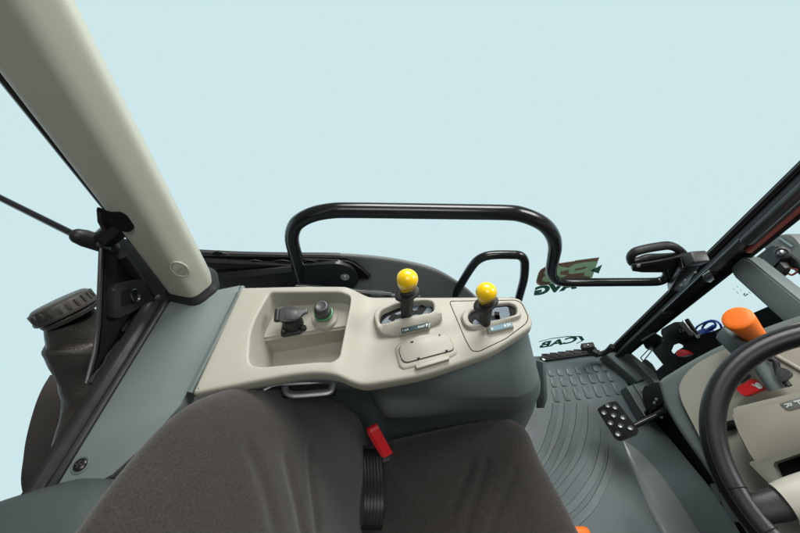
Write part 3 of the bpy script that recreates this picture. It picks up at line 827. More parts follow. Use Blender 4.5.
for k in range(9):
    a, b = (212 + k * 14, 261), (222 + k * 14, 259)
    tube(bm, [PY((a[0], 266 - (k % 2) * 6), .640), PY((a[0] + 7, 261), .640), PY((a[0] + 14, 266 - ((k + 1) % 2) * 6), .640)], .0016, 6)
obj('wire_loom', bm, 'greyp', db)
bm = nb()
kx = [(203, 258), (212, 254), (222, 262), (230, 256), (205, 268)]
for i in range(4): tube(bm, catmull([PY(kx[i], .66), PY(((kx[i][0] + kx[i + 1][0]) / 2 + 3, kx[i][1] - 2), .655), PY(kx[i + 1], .66)], 5), .004, 8, round_ends=True)
obj('cable_bundle', bm, 'blackp', db)
# grab rail
rp = [(305, 292, .645), (302.5, 280, .642), (296.5, 258, .632), (292, 240, .622), (294.5, 227, .615), (302, 219.5, .61), (315, 213.8, .605), (332, 210.8, .60), (350, 210.3, .60), (400, 210.9, .60), (460, 211.8, .60), (505, 212.6, .60), (520, 214.2, .602), (535, 219.5, .606), (546, 226.5, .611), (553, 236.5, .617), (555, 247, .624), (553.6, 257, .63), (551.5, 268, .638), (552.3, 276, .645), (557, 280.6, .652), (565, 282.2, .658), (580, 282.4, .664), (620, 282.1, .672), (650, 281.9, .676), (660, 281, .676), (666, 277.5, .675), (667, 272, .674), (664, 266.5, .674), (658, 258, .674)]
pts = catmull([PY((a, b), y) for a, b, y in rp], 5)
n = len(pts); rad = [.0172 - .0042 * sstep(.5, .72, i / n) - .001 * sstep(.85, 1, i / n) for i in range(n)]
bm = nb(); tube(bm, pts, rad, 24); obj('grab_rail', bm, 'tube', door, sharp=80)
# stickers
ny_ = Vector((0, -1, 0))
def stick(loop_px, m, lift, bmx=None):
    b = bmx or nb(); prism(b, [PY(p, YD - .0006 - lift) for p in loop_px], ny_, .0004); return b
bm = stick([(558, 263.2), (575, 261), (575, 260.3), (599.4, 257.2), (592, 277.6), (540, 285.5), (536.5, 280), (537.5, 275.5), (541, 270), (547, 265.6), (552, 264)], 'dec_brown', 0)
dk = obj('glass_sticker', bm, 'dec_green', door)
qd = lambda bl, br, tl: tuple(PY(p, YD - .0012) for p in (bl, br, tl))
ZS = lambda pts: [(530 + a / 10.667, 250 + b / 10.667) for a, b in pts]
for pts in ([(300, 142), (470, 117), (735, 80), (718, 118), (560, 132), (470, 150), (405, 190), (310, 168)],
            [(480, 203), (605, 175), (592, 197), (474, 222)],
            [(325, 228), (410, 210), (412, 246), (430, 256), (585, 240), (572, 275), (645, 284), (636, 304), (320, 304), (400, 270), (325, 262)],
            [(165, 178), (115, 205), (88, 245), (86, 285), (66, 325), (66, 352), (90, 374), (205, 372), (215, 340), (150, 336), (128, 318), (140, 290), (170, 270), (145, 250), (165, 215)]):
    bm = nb(); prism(bm, [PY(p, YD - .0012) for p in ZS(pts)], ny_, .0003); obj('brown_shape', bm, 'dec_brown', dk)
bm = nb()
text_on(bm, 'AVG', qd((533.6, 296), (577, 288.4), (535.2, 286.6)), 0, ny_, True, .07)
prism(bm, [PY(p, YD - .0012) for p in ((590, 270.6), (602.2, 264.6), (598.6, 273.4))], ny_, .0004)
obj('sticker_word', bm, 'dec_dark', dk)
bm = nb()
text_on(bm, 'CAB', qd((538.5, 348.4), (575, 342.4), (541.5, 342.0)), 0, ny_, True, .04)
for a, b, w in (((538.5, 341.8), (551, 338.6), .0022), ((551, 338.6), (566, 336.6), .0028), ((566, 336.6), (580, 336.4), .0034), ((580, 336.4), (583, 340.4), .006), ((582.5, 340.6), (576.5, 343.6), .0024)):
    A_, B_ = PY(a, YD - .0006), PY(b, YD - .0006); d = (B_ - A_); n_ = d.cross(ny_).normalized()
    box(bm, (A_ + B_) / 2, d / 2, n_ * w, ny_ * .0002)
obj('cab_sticker', bm, 'dec_dark', door)
# door latch grip: looped handle in a channel
YL = .672
bm = nb()
hl = catmull([PY(p, YL) for p in ((632, 262.5), (630.5, 257), (635, 252), (645, 249), (657, 246.8), (668, 245.6), (676, 248), (683, 254), (676, 256.5), (662, 257.5), (648, 258), (639, 261))], 5, closed=True)
tube(bm, hl, .0120, 16, closed=True, flat=(.85, 1.1)); gr = obj('latch_grip', bm, 'blackp', door)
bm = nb(); prism(bm, [PY(p, YL - .012) for p in ((630.5, 264), (634, 261), (657, 257), (682, 252.4), (699, 251.2), (699, 253), (684, 256), (672, 262), (660, 269), (640, 269), (630.5, 267.6))], (0, -1, 0), .014, .002); obj('latch_channel', bm, 'black', gr)
bm = nb(); c = PY((638.5, 265.6), YL - .027); revolve(bm, c, (0, -1, .6), [(0, .0055), (.002, .005), (.003, .0035), (.003, .0001)], 16); obj('pivot_pin', bm, 'steel', gr)
bm = nb(); prism(bm, [PY(p, YL) for p in ((664, 264), (684, 254), (692, 258), (684, 268), (674, 282), (668, 279))], (0, -1, 0), .02, .002); obj('latch_bracket', bm, 'black', gr)
bm = nb(); box(bm, PY((695.5, 258.5), YL - .05), (.020, 0, .002), (0, .016, .004), (0, -.006, .016), .005, 3); obj('latch_cap', bm, 'greyp', gr)
bm = nb(); A_, B_ = PY((690, 262), YL - .045), PY((675, 287), YL - .02); d = B_ - A_
box(bm, (A_ + B_) / 2, d / 2, (.020, 0, 0.004), (0, .012, .006), .002); lb = obj('latch_body', bm, 'black', gr)
bm = nb()
for p in ((695, 272), (685, 280), (681, 285)):
    revolve(bm, PY(p, YL - .07), (0, -1, .8), [(0, .004), (.002, .0036), (.0024, .0001)], 12)
obj('rivet', bm, 'steel', lb)
bm = nb(); prism(bm, [PY(p, YL - .03) for p in ((702, 275), (709, 270), (712, 276), (708, 279.5), (703, 278.5))], (0, -1, 0), .012, .001); obj('striker', bm, 'steel', gr)
# door bottom seal strip
bm = nb()
A_, B_ = PY((536, 360), .69), PY((602, 351), .69)

# outer grab handle
t = thing('entry_handle', 'small black tubular entry handle standing behind the right yellow lever', 'handle', PY((487, 300), .672))
gp = catmull([PY(p, .672) for p in ((446, 309), (455, 294.5), (464, 279), (472, 266.5), (478, 260), (486, 256.2), (497, 254.8), (511, 254.8), (519, 255.4), (523.6, 259), (524.8, 266), (523.8, 279), (520.5, 292), (515, 312), (508, 336), (503, 356))], 5)
bm = nb(); tube(bm, gp, .0125, 18); obj('bar', bm, 'tube', t, sharp=80)
# damper
t = thing('door_damper', 'thin black gas damper lying along the outer edge of the console', 'gas strut', PY((350, 293), .50))
bm = nb(); tube(bm, [PY(p, .50) for p in ((296, 287.5), (340, 291), (378, 294), (391, 295))], .0085, 16); cy = obj('cylinder', bm, 'tube', t)
bm = nb(); tube(bm, [PY(p, .5) for p in ((391, 295), (420, 297))], .0042, 10); obj('rod', bm, 'alu', t)
bm = nb(); tube(bm, [PY(p, .5) for p in ((371, 293.4), (384, 294.4))], .0089, 16); obj('print_band', bm, 'greyp', cy)
bm = nb(); tube(bm, [PY(p, .5) for p in ((400, 295.5), (404, 296), (412, 296.4), (418, 297))], [.006, .0075, .006, .0075], 12); obj('end_socket', bm, 'blackp', t)

# ================================================================== SEAT
seat = thing('driver_seat', 'dark grey cloth driver seat with backrest and cushion, in the foreground', 'seat', (.1, 0, .2))
# backrest in a reclined plane
rec = R(20); bo_ = Vector((-.115, 0, .48)); bU = Vector((0, 1, 0)); bV = Vector((-math.sin(rec), 0, math.cos(rec))); bN = Vector((math.cos(rec), 0, math.sin(rec)))
px_b = [(361, 450), (359.5, 431), (352, 414.5), (339, 403.5), (320, 396), (286, 389.5), (245, 387), (203, 398), (166, 424), (122, 474), (84, 526)]
half = []
for p in px_b:
    v = PN(p, bo_, bN) - bo_; half.append(Vector((v.dot(bU), v.dot(bV))))
top_v = half[-1].y + .006
half = [Vector((.19, -.06))] + half + [Vector((.0, top_v + .004))]
outl = half + [Vector((-p.x, p.y)) for p in reversed(half[:-1])]
sm = [Vector((v.x, v.y)) for v in catmull([Vector((p.x, p.y, 0)) for p in outl], 4, closed=True)]
def dseg(p, a, b):
    ab = b - a; t_ = max(0, min(1, (p - a).dot(ab) / ab.length_squared)); return (p - a - ab * t_).length
bcr = []
for pl in ([(258, 446), (263, 460), (270, 490), (277, 530)], [(291, 458), (296, 488), (304, 536)], [(313, 452), (313, 485), (317, 528)]):
    q_ = [PN(p, bo_ + bN * .06, bN) - bo_ for p in pl]; bcr.append([Vector((a.dot(bU), a.dot(bV))) for a in q_])
def bdisp(u, v, s):
    d = 0
    p = Vector((u, v))
    if u > 0:
        for c in bcr: d -= .0036 * math.exp(-(min(dseg(p, c[i], c[i + 1]) for i in range(len(c) - 1)) / .009) ** 2)
    d += .014 * math.exp(-((u - .205) / .045) ** 2) * sstep(.0, .1, v)
    d += .002 * noise.noise(Vector((u * 14, v * 14, 3)))
    return d * (1 - s ** 6)
bm = nb(); pillow(bm, sm, bo_, bU, bV, bN, .062, .06, 2.15, bdisp, 44, .007); obj('backrest', bm, 'fabric', seat, sharp=80)
# cushion
cz = .465
px_c = [(380, 458), (384, 445), (400, 435), (440, 426), (500, 415), (516, 417.5), (530, 429), (542, 456), (556, 481), (574, 514), (585, 536)]
hc_ = [V2(PZ(p, cz + .03)) for p in px_c]
hc_ = [Vector((-.085, .205)), Vector((-.06, .225))] + hc_[2:] + [Vector((.375, .0))]
oc = hc_ + [Vector((p.x, -p.y)) for p in reversed(hc_[:-1])]
smc = [Vector((v.x, v.y)) for v in catmull([Vector((p.x, p.y, 0)) for p in oc], 4, closed=True)]
creases = []
for pl in ([(472, 462), (466, 478), (458, 497), (452, 508), (440, 514), (420, 518), (390, 526)], [(487, 462), (480, 486), (472, 510), (466, 533)], [(517, 470), (507, 492), (497, 515), (490, 535)]):
    creases.append([V2(PZ(p, cz + .055)) for p in pl])
def dseg(p, a, b):
    ab = b - a; t_ = max(0, min(1, (p - a).dot(ab) / ab.length_squared)); return (p - a - ab * t_).length
def cdisp(u, v, s):
    p = Vector((u, v)); d = 0
    if v > -.05:
        for k, c in enumerate(creases):
            dd = min(dseg(p, c[i], c[i + 1]) for i in range(len(c) - 1))
            d -= (.005, .004, .005)[k] * math.exp(-(dd / .009) ** 2) * (1)
    d += .012 * sstep(.12, .22, abs(v)) + .012 * sstep(.20, .34, u)
    d += .0015 * noise.noise(Vector((u * 14, v * 14, 9)))
    return d * (1 - s ** 6)
bm = nb(); pillow(bm, smc, Vector((0, 0, cz)), Vector((1, 0, 0)), Vector((0, 1, 0)), ZV, .045, .075, 2.8, cdisp, 44, .007); obj('cushion', bm, 'fabric', seat, sharp=80)
bm = nb(); box(bm, (.12, 0, .33), (.19, 0, 0), (0, .19, 0), (0, 0, .055), .02); obj('seat_frame', bm, 'blackp', seat)
bm = nb(); box(bm, (.10, 0, .145), (.16, 0, 0), (0, .15, 0), (0, 0, .13), .03); obj('suspension', bm, 'void', seat)
bm = nb(); k0 = PZ((579, 533), .40); tube(bm, [k0 - Vector((.06, -.0, 0)), k0], .006, 10); ln = obj('adjust_lever', bm, 'blackp', seat)
bm = nb(); tube(bm, [k0 - Vector((.006, 0, 0)), k0 + Vector((.012, 0, .0))], .012, 14, round_ends=True); obj('adjust_knob', bm, 'orange', ln)
# belt
t = thing('seat_belt', 'black ribbed seat belt webbing folded in the gap between backrest and cushion', 'seat belt', PZ((374, 470), .5))
cl = [((372, 449), .515), ((373, 455), .522), ((374, 470), .528), ((374.5, 485), .530), ((374.5, 500), .532), ((374, 513), .530), ((372.5, 524), .520), ((371.5, 530), .500)]
P_ = catmull([PZ(p, z) for p, z in cl], 6)
bm = nb(); rings = []
for i, c in enumerate(P_):
    wob = .0
    row = []
    for j in range(25):
        a = (j / 24 - .5) * .039
        row.append(c + Vector((a, 0, .0006 * math.cos(j * 2 * math.pi / 4) * (.3 + .7 * math.sin(i * .16) ** 2) + .0022 * math.sin(i * .33) + wob * math.cos(j * .5))))
    for j in range(24, -1, -1):
        a = (j / 24 - .5) * .039
        row.append(c + Vector((a, 0, -.0035)))
    rings.append(row)
rings_mesh(bm, rings); obj('webbing', bm, 'web', t, sharp=80)
bm = nb(); rprism(bm, [PZ(p, .50) for p in ((358, 447), (388, 446), (392, 462), (360, 470))], ZV, .012, .006, .003); obj('buckle_body', bm, 'blackp', t)
t = thing('release_strap', 'red looped fabric strap sticking up beside the seat cushion', 'strap', PZ((388, 454), .52))
bm = nb()
cl = [((388.5, 455), .530), ((384, 447), .545), ((379, 438), .562), ((374.5, 429.5), .575), ((372, 426), .574), ((371, 428), .566), ((374.5, 436), .552), ((381, 447), .535), ((386, 455), .523)]
P_ = catmull([PZ(p, z) for p, z in cl], 6); wv = (PZ((378, 424), .56) - PZ((367, 430), .56)).normalized()
rings = []
for i, c in enumerate(P_):
    tt = (P_[min(i + 1, len(P_) - 1)] - P_[max(i - 1, 0)]).normalized(); n_ = tt.cross(wv).normalized() * .0011
    w_ = wv * .0098
    rings.append([c - w_ - n_, c + w_ - n_, c + w_ + n_, c - w_ + n_])
rings_mesh(bm, rings); obj('strap_loop', bm, 'redweb', t, sharp=60)
# metal bracket by the console
t = thing('metal_bracket', 'grey metal hook bracket under the lip of the console tray', 'bracket', PZ((305, 390), .775))
bm = nb(); ZB = .80
tube(bm, [PZ(p, ZB) for p in ((258, 392), (272, 384.5), (280, 383), (310, 381.5), (335, 379.2), (337, 380))], .0042, 12, round_ends=True, flat=(.7, 1.2)); obj('upper_bar', bm, 'bracket', t)
bm = nb(); tube(bm, catmull([PZ(p, ZB - .004) for p in ((285, 385), (286, 391), (291, 394.3), (300, 394.5), (325, 392.3), (331, 390), (333.5, 381))], 4), .0048, 12, round_ends=True, flat=(.7, 1.2)); obj('loop_bar', bm, 'bracket', t)
bm = nb(); rprism(bm, [PZ(p, ZB - .014) for p in ((280, 383), (336, 380), (336, 396), (282, 398))], ZV, .006, .004); obj('slot_back', bm, 'void', t)

# ================================================================== FLOOR
bm = nb(); prism(bm, [Vector((x, y, -.055)) for x, y in ((-.54, -.5), (1.12, -.5), (1.12, .52), (.94, .56), (.90, .655), (-.54, .655))], ZV, .0495); fl_ = obj('floor', bm, 'void'); fl_['kind'] = 'structure'
t = thing('floor_mat', 'grey green rubber floor mat with raised pads and curved ridges in the footwell', 'floor mat', (.7, .4, 0))
edge = [(.20, .672), (.82, .690), (.88, .60), (.90, .50), (.925, .43), (.97, .32), (1.01, .22), (1.03, .12), (1.05, -.1), (1.05, -.42), (.20, -.42)]
bm = nb(); prism(bm, [Vector((x, y, -.004)) for x, y in edge], ZV, .008, .003); obj('mat_sheet', bm, 'matrub', t)
rows = [([(551, 373), (560, 372.5), (569, 372), (578, 370.6), (587.5, 369.7), (595.5, 368.5), (604, 368)], .0135),
        ([(553.4, 382.6), (563, 381.8), (573, 381), (582.5, 380), (591.7, 378.8), (600.7, 378), (610, 377)], .018),
        ([(555.8, 396), (566.4, 394.8), (577, 393.6), (587, 392.2), (597, 391), (606.6, 390), (616, 388.6)], .023)]
for rw, hl_ in rows:
    for p in rw:
        c = PZ(p, .004); bm = nb()
        rprism(bm, [c + Vector((a * .0105, b * hl_, 0)) for a, b in ((-1, -1), (1, -1), (1, 1), (-1, 1))], ZV, .0042, .006, .001, seg=2); obj('tread_pad', bm, 'matrub', t)
strips = [[(555.5, 404), (555, 412), (552.5, 423), (546, 445), (538, 460), (528, 472)], [(567.6, 404), (566.5, 416), (564, 431), (554, 456), (542, 476), (531, 490)],
          [(579.5, 404), (579, 418), (576.5, 433), (567.5, 459), (550, 483), (536, 498)], [(590.6, 406), (591, 420), (589.5, 436), (581, 463), (558, 494), (545, 508)],
          [(603, 430), (603, 445), (595, 475), (576, 502), (562, 514), (550, 524)], [(612, 446), (609, 470), (594, 502), (578, 520), (560, 536)]]
for s_i, st in enumerate(strips):
    c = catmull([PZ(p, .004) for p in st], 6); bm = nb(); rings = []
    for i, p in enumerate(c):
        tt = (c[min(i + 1, len(c) - 1)] - c[max(i - 1, 0)]).normalized(); n_ = Vector((-tt.y, tt.x, 0)); w = .0115
        rings.append([p + n_ * w, p + n_ * (w - .0015) + ZV * .0034, p - n_ * (w - .0015) + ZV * .0034, p - n_ * w])
    rings_mesh(bm, rings, cap=(True, True)); obj('curved_ridge', bm, 'matrub', t, sharp=50)
# smooth leaf shaped hump
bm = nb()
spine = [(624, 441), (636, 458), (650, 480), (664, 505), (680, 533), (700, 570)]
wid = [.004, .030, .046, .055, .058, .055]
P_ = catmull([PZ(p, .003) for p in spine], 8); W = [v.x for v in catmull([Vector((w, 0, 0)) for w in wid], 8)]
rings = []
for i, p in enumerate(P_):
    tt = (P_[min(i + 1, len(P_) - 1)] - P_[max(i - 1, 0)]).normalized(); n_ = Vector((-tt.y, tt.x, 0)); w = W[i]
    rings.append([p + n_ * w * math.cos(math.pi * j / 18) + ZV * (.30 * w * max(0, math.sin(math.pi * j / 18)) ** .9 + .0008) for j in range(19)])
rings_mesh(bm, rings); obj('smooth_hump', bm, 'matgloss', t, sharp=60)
# sill strip and upturned edges
t2 = thing('door_sill', 'black ribbed sill strip along the outer edge of the floor mat', 'sill', PZ((570, 358), .0))
bm = nb(); sp_ = [PZ(p, .018) for p in ((541, 361), (601, 352.5), (599, 349.6), (541, 356.6))]
prism(bm, [v - ZV * .016 for v in sp_], ZV, .018, .003); obj('sill_bar', bm, 'blackp', t2)
bm = nb()
for i in range(7):
    c = sp_[0].lerp(sp_[1], (i + .7) / 7.6) + Vector((0, .016, .002))
    rprism(bm, [c + Vector((a * .016, b * .010, 0)) for a, b in ((-1, -1), (1, -1), (1, 1), (-1, 1))], ZV, .004, .005, .0012)
obj('grip_lug', bm, 'blackp', t2)
for p in ((543.5, 359.3), (596, 353)):
    bm = nb(); revolve(bm, PZ(p, .02), ZV, [(0, .006), (.003, .0055), (.004, .0001)], 14); obj('screw', bm, 'steel', t2)
t3 = thing('footwell_trim', 'grey green moulded footwell wall with stepped edges at the foot of the front pillar', 'trim', (.86, .55, 0))
bm = nb(); q = [PZ(p, .05) for p in ((604, 354), (619, 350), (640, 362), (652, 376), (638, 382), (620, 366))]
prism(bm, [v - ZV * .05 for v in q], ZV, .05, .006, seg=3); obj('front_step', bm, 'teal_dark', t3)
bm = nb(); q = [PZ(p, .07) for p in ((619, 349), (628, 352), (655, 374), (660, 384), (652, 384), (638, 366))]
prism(bm, [v - ZV * .07 for v in q], ZV, .08, .006, seg=3); obj('outer_curb', bm, 'teal', t3)
bm = nb(); q = [PZ(p, .055) for p in ((626, 386), (656, 377), (664, 392), (652, 405), (644, 416))]
prism(bm, [v - ZV * .055 for v in q], ZV, .055, .008, seg=3); obj('pedal_step', bm, 'teal_dark', t3)
bm = nb(); tube(bm, [PZ(p, .06) for p in ((627, 387), (636, 402), (645, 416))], .003, 8); obj('step_lip', bm, 'teal', t3)
bm = nb(); tube(bm, [PZ(p, .06) for p in ((634, 384), (643, 399), (651, 413))], .003, 8); obj('step_lip', bm, 'teal', t3)

# door check arm with black knob
t = thing('door_check', 'small black rounded bracket on the sill below the door sticker', 'bracket', PZ((592, 352), .02))
bm = nb(); tube(bm, catmull([PY(p, .665) for p in ((588, 348), (591, 352), (597, 354.5), (606, 352), (612, 346))], 4), .010, 12); obj('arm', bm, 'blackp', t)
bm = nb(); box(bm, PY((587.5, 346.8), .66), (.022, 0, .006), (0, .012, 0), (-.003, 0, .014), .006, 3); obj('head', bm, 'blackp', t)
bm = nb(); revolve(bm, PY((588, 345.5), .645), (0, -1, .5), [(0, .004), (.002, .003), (.002, .0001)], 12); obj('screw', bm, 'steel', t)

# brake pedal
pc_ = PZ((619, 420), .17); pn = Vector((-.40, -.12, .90)).normalized()
t = thing('brake_pedal', 'black pedal with round metal studs above the footwell floor', 'pedal', Vector((pc_.x + .1, pc_.y, .0)))
bm = nb(); rprism(bm, [PN(p, pc_, pn) for p in ((597, 409.5), (607, 403.5), (616, 401.5), (638.5, 430.5), (637, 435), (620, 441.5), (615, 439))], pn, .012, .006, .002); obj('pad', bm, 'void', t)
for p in ((615, 407.5), (604, 412.8), (613.6, 415.4), (623, 417.6), (610.6, 423), (620.6, 425.8), (630.4, 428), (618, 434), (608, 405.8)):
    c = PN(p, pc_ + pn * .012, pn); bm = nb()
    revolve(bm, c, pn, [(0, .0086), (.003, .0080), (.0046, .0068), (.0034, .005), (.0022, .0001)], 18); obj('stud', bm, 'bracket', t)
bm = nb(); tube(bm, [PN((634, 426), pc_ - pn * .01, pn), PX((655, 415.5), .80), PX((672, 408), .90)], .0085, 12); obj('arm', bm, 'black', t)
t = thing('pedal_mount', 'black pedal mounting box with bright screws under the dashboard', 'bracket', PX((660, 402), .95))
bm = nb(); box(bm, PX((664, 402), .94), (.05, 0, 0), (0, .05, 0), (0, 0, .06), .01); mb = obj('housing', bm, 'black', t)
bm = nb(); rprism(bm, [PX(p, .885) for p in ((646, 386), (662, 384), (668, 400), (652, 412), (645, 400))], (-1, 0, 0), .01, .01, .003); obj('bracket', bm, 'blackp', mb)
for p in ((657, 399.5), (662, 417), (655, 403)):
    bm = nb(); revolve(bm, PX(p, .872), (-1, 0, .4), [(0, .006), (.003, .0055), (.004, .003), (.004, .0001)], 10); obj('screw', bm, 'steel', mb)

# ================================================================== FRONT PILLAR
t = thing('front_pillar', 'black steel front cab pillar with seals leaning up to the right edge', 'pillar', (.86, .66, 0))
bx = lambda px, y: PY(px, y)
LL = [PY(p, .69) for p in ((600, 355), (703, 257.5), (800, 162.5))]
x_l = lambda z: LL[0].x + (LL[2].x - LL[0].x) * (z - LL[0].z) / (LL[2].z - LL[0].z)
RR = [PY(p, .63) for p in ((684, 319), (757, 254), (800, 220))]
x_r = lambda z: RR[0].x + (RR[2].x - RR[0].x) * (z - RR[0].z) / (RR[2].z - RR[0].z)
def post(xa, xb, y0, y1, z0, z1, m, name, parent, bev=.003):
    bm = nb(); rings = []
    for k in range(7):
        z = z0 + (z1 - z0) * k / 6
        a, b = xa(z), xb(z)
        q = rounded([Vector((a, y0)), Vector((b, y0)), Vector((b, y1)), Vector((a, y1))], bev, 3)
        rings.append([Vector((p.x, p.y, z)) for p in q])
    rings_mesh(bm, rings); return obj(name, bm, m, parent)
def LA(f, y=.66):
    a, b = PY((703 + 54 * f, 257.5 - 3.5 * f), y), PY((800, 162.5 + 57.5 * f), y)
    return lambda z: a.x + (b.x - a.x) * (z - a.z) / (b.z - a.z)
def nar(f, f0, y):
    return lambda z: LA(f0 + (f - f0) * sstep(.16, .36, z), y)(z)
zt = PY((742, 241), .65).z
post(LA(0, .692), LA(.40, .692), .692, .697, -.02, 1.75, 'void', 'door_frame', t, .002)
for f in (.03, .12, .21): post(LA(f, .687), LA(f + .045, .687), .687, .692, -.02, 1.75, 'greyp', 'rubber_seal', t, .0015)
post(LA(.35, .664), nar(1.0, .80, .664), .664, .688, -.02, 1.75, 'black', 'post', t, .004)
bm = nb(); tube(bm, [Vector((LA(.335, .664)(z), .664, z)) for z in (.20, 1.0, 1.75)], .0022, 10); obj('bright_seal', bm, 'alu', t)
bm = nb(); tube(bm, [Vector((LA(.49, .655)(z), .655, z)) for z in (zt, 1.0, 1.3, 1.75)], .0155, 24, round_ends=True); obj('guide_tube', bm, 'guide', t)
post(LA(.655, .656), LA(.76, .656), .656, .664, zt - .02, 1.75, 'greyp', 'flange', t, .002)
post(LA(.775, .654), LA(.90, .654), .654, .664, zt - .05, 1.75, 'redtone', 'red_reflection', t, .002)  # red strip painted in for the body's reflection on the pillar
post(nar(.90, .70, .652), nar(1.0, .80, .652), .652, .664, -.02, 1.75, 'void', 'windscreen_seal', t, .002)
post(LA(.37, .658), LA(.60, .658), .658, .664, zt - .13, zt - .012, 'greyp', 'label_pad', t, .003)
post(LA(.36, .655), LA(.72, .655), .655, .664, -.02, .36, 'blackp', 'lower_trim', t, .012)
bm = nb(); rprism(bm, [PY(p, .638) for p in ((641, 340), (654, 332), (664, 338), (652, 350), (645, 347))], (0, -1, 0), .006, .004, .001); obj('access_plate', bm, 'black', t)

# black lower windscreen frame with openings
t = thing('lower_front_frame', 'matte black lower windscreen frame with small openings between pillar and dashboard', 'frame', PX((690, 360), 1.0))
XF = 1.0
outl = [(634, 372), (650, 352), (668, 335), (681, 322), (687, 318.5), (694, 329), (699, 335), (714, 331), (745, 316.5), (768, 306.5), (812, 290), (812, 330), (741, 342), (687, 368), (660, 388), (645, 392)]
hA = [(640, 357.5), (649.6, 347.5), (663, 364.5), (655.5, 371.4), (651, 364), (645.5, 359.5), (642.6, 361.5)]
hB = [(670, 350.5), (672.5, 345), (678, 343), (682.5, 345), (683.3, 347), (677, 350.6), (673.6, 354.4), (671, 352.6)]
hB2 = [(675, 354.5), (678, 351.6), (683.6, 348.6), (682, 351.5), (677.5, 355)]
bm = nb(); prism(bm, [PX(p, XF) for p in outl], (1, 0, 0), .006, holes=[[PX(p, XF) for p in h_] for h_ in (hA, hB, hB2)]); obj('frame_plate', bm, 'void', t)
bm = nb(); tube(bm, [PX(p, XF - .002) for p in ((683, 320), (690, 330), (697, 336))], .0035, 8); obj('edge_trim', bm, 'alu', t)
bm = nb(); rprism(bm, [PX(p, XF - .01) for p in ((665, 330), (682, 321), (695, 335), (688, 343), (670, 342))], (-1, 0, 0), .02, .012, .004); bp_ = obj('wiper_bracket', bm, 'void', t)
bm = nb(); revolve(bm, PX((682, 331), XF - .032), (-1, -.2, .5), [(0, .009), (.004, .008), (.006, .005), (.004, .003), (.004, .0001)], 8); obj('nut', bm, 'black', bp_)
bm = nb(); revolve(bm, PX((698.5, 336.5), XF - .004), (-1, -.2, .5), [(0, .007), (.004, .006), (.005, .0001)], 12); obj('bright_clip', bm, 'steel', t)
bm = nb(); revolve(bm, PX((721, 334), XF - .004), (-1, -.2, .5), [(0, .011), (.006, .010), (.008, .006), (.008, .0001)], 18); obj('rubber_stop', bm, 'greyp', t)
t = thing('red_cap', 'small red rounded cap at the edge of the dashboard shell', 'cap', PX((683, 353), .93))
bm = nb(); rprism(bm, [PX(p, .94) for p in ((679, 354), (681, 350), (685, 349.5), (689, 352), (691, 354), (684, 357), (681, 357))], (-1, 0, .3), .016, .008, .004); obj('cap_body', bm, 'red', t)
t = thing('blue_cable', 'blue cable coiled in loops beside the windscreen frame', 'cable', PX((706, 330), 1.05))
lp1 = catmull([PX(p, 1.06 + .01 * (i % 2)) for i, p in enumerate(((694, 334), (697, 327), (705, 322.5), (713, 320.5), (719, 323), (721.5, 328), (720, 333)))], 6)
bm = nb(); tube(bm, lp1, .0035, 10)
lp2 = catmull([PX(p, 1.07) for p in ((702, 331), (703, 326.5), (708, 322), (713.5, 322), (715.6, 325), (713, 328.6), (707, 330.5), (700, 333), (695, 335))], 6)
tube(bm, lp2, .0035, 10); obj('cable_loop', bm, 'blue', t)
bm = nb(); rprism(bm, [PX(p, 1.065) for p in ((697, 331), (703, 328), (710, 331), (709, 336), (700, 338), (696, 336))], (1, 0, 0), .02, .006, .003)
tube(bm, [PX((708, 330), 1.07), PX((714, 326.5), 1.07)], .007, 12, round_ends=True); obj('connector', bm, 'blue', t)
# windscreen pane with a small etched mark
ws = thing('windscreen', 'clear windscreen corner with small printed marks beside the orange lever', 'windscreen', PX((735, 300), 1.035))
XW = 1.035
bm = nb(); prism(bm, [PX(p, XW) for p in ((640, 380), (676, 330), (740, 272), (812, 205), (900, 205), (900, 300), (812, 330))], (1, 0, 0), .004); obj('pane', bm, 'glass', ws)
bm = nb()
for a, b, w in (((743.5, 295), (745, 293.2), .0016), ((744.4, 295.4), (746, 296), .0016), ((746, 294.8), (748, 294.2), .0016), ((737, 286.4), (738, 287.4), .0008), ((740.4, 289.6), (741.6, 290.8), .0005), ((736.4, 291.4), (738.6, 293.6), .0006), ((748.5, 292), (750.6, 293.4), .0006), ((733, 288.4), (734.4, 289.8), .0004)):
    A_, B_ = PX(a, XW - .001), PX(b, XW - .001); d = B_ - A_; n_ = d.cross(Vector((1, 0, 0))).normalized()
    box(bm, (A_ + B_) / 2, d / 2, n_ * w, (.0002, 0, 0))
obj('printed_mark', bm, 'label_dark', ws)

# ================================================================== DASHBOARD
DO, DN = Vector((.70, .25, .45)), Vector((-.9, 0, .436)).normalized()
dash = thing('dashboard', 'beige and grey green dashboard with steering column cover on the right', 'dashboard', (.85, .1, .0))
def ondash(p, off=0): return PN(p, DO + DN * off, DN)
sh_px = [(656, 381), (661, 376.5), (687.5, 360), (714.5, 345.5), (741, 335), (768.5, 323.5), (812, 309), (900, 290), (900, 560), (760, 560), (705, 471), (676, 430), (662, 405)]
loop = [ondash(p) for p in sh_px]
e1 = Vector((0, 1, 0)); e2 = DN.cross(e1)
l2 = [Vector(((v - DO).dot(e1), (v - DO).dot(e2))) for v in loop]
l2 = resample(ccw(rounded(l2, [.02, .02] + [.03] * 11, 5)), .012)
bm = nb()
V, Fs, idx = fill(offset(l2, .016), [], .03)
T = lambda p, h: DO + e1 * p.x + e2 * p.y + DN * h
bv = [bm.verts.new(T(p, 0)) for p in V]
for f in Fs: bm.faces.new([bv[i] for i in f])
prev = [bv[i] for i in idx[0]]
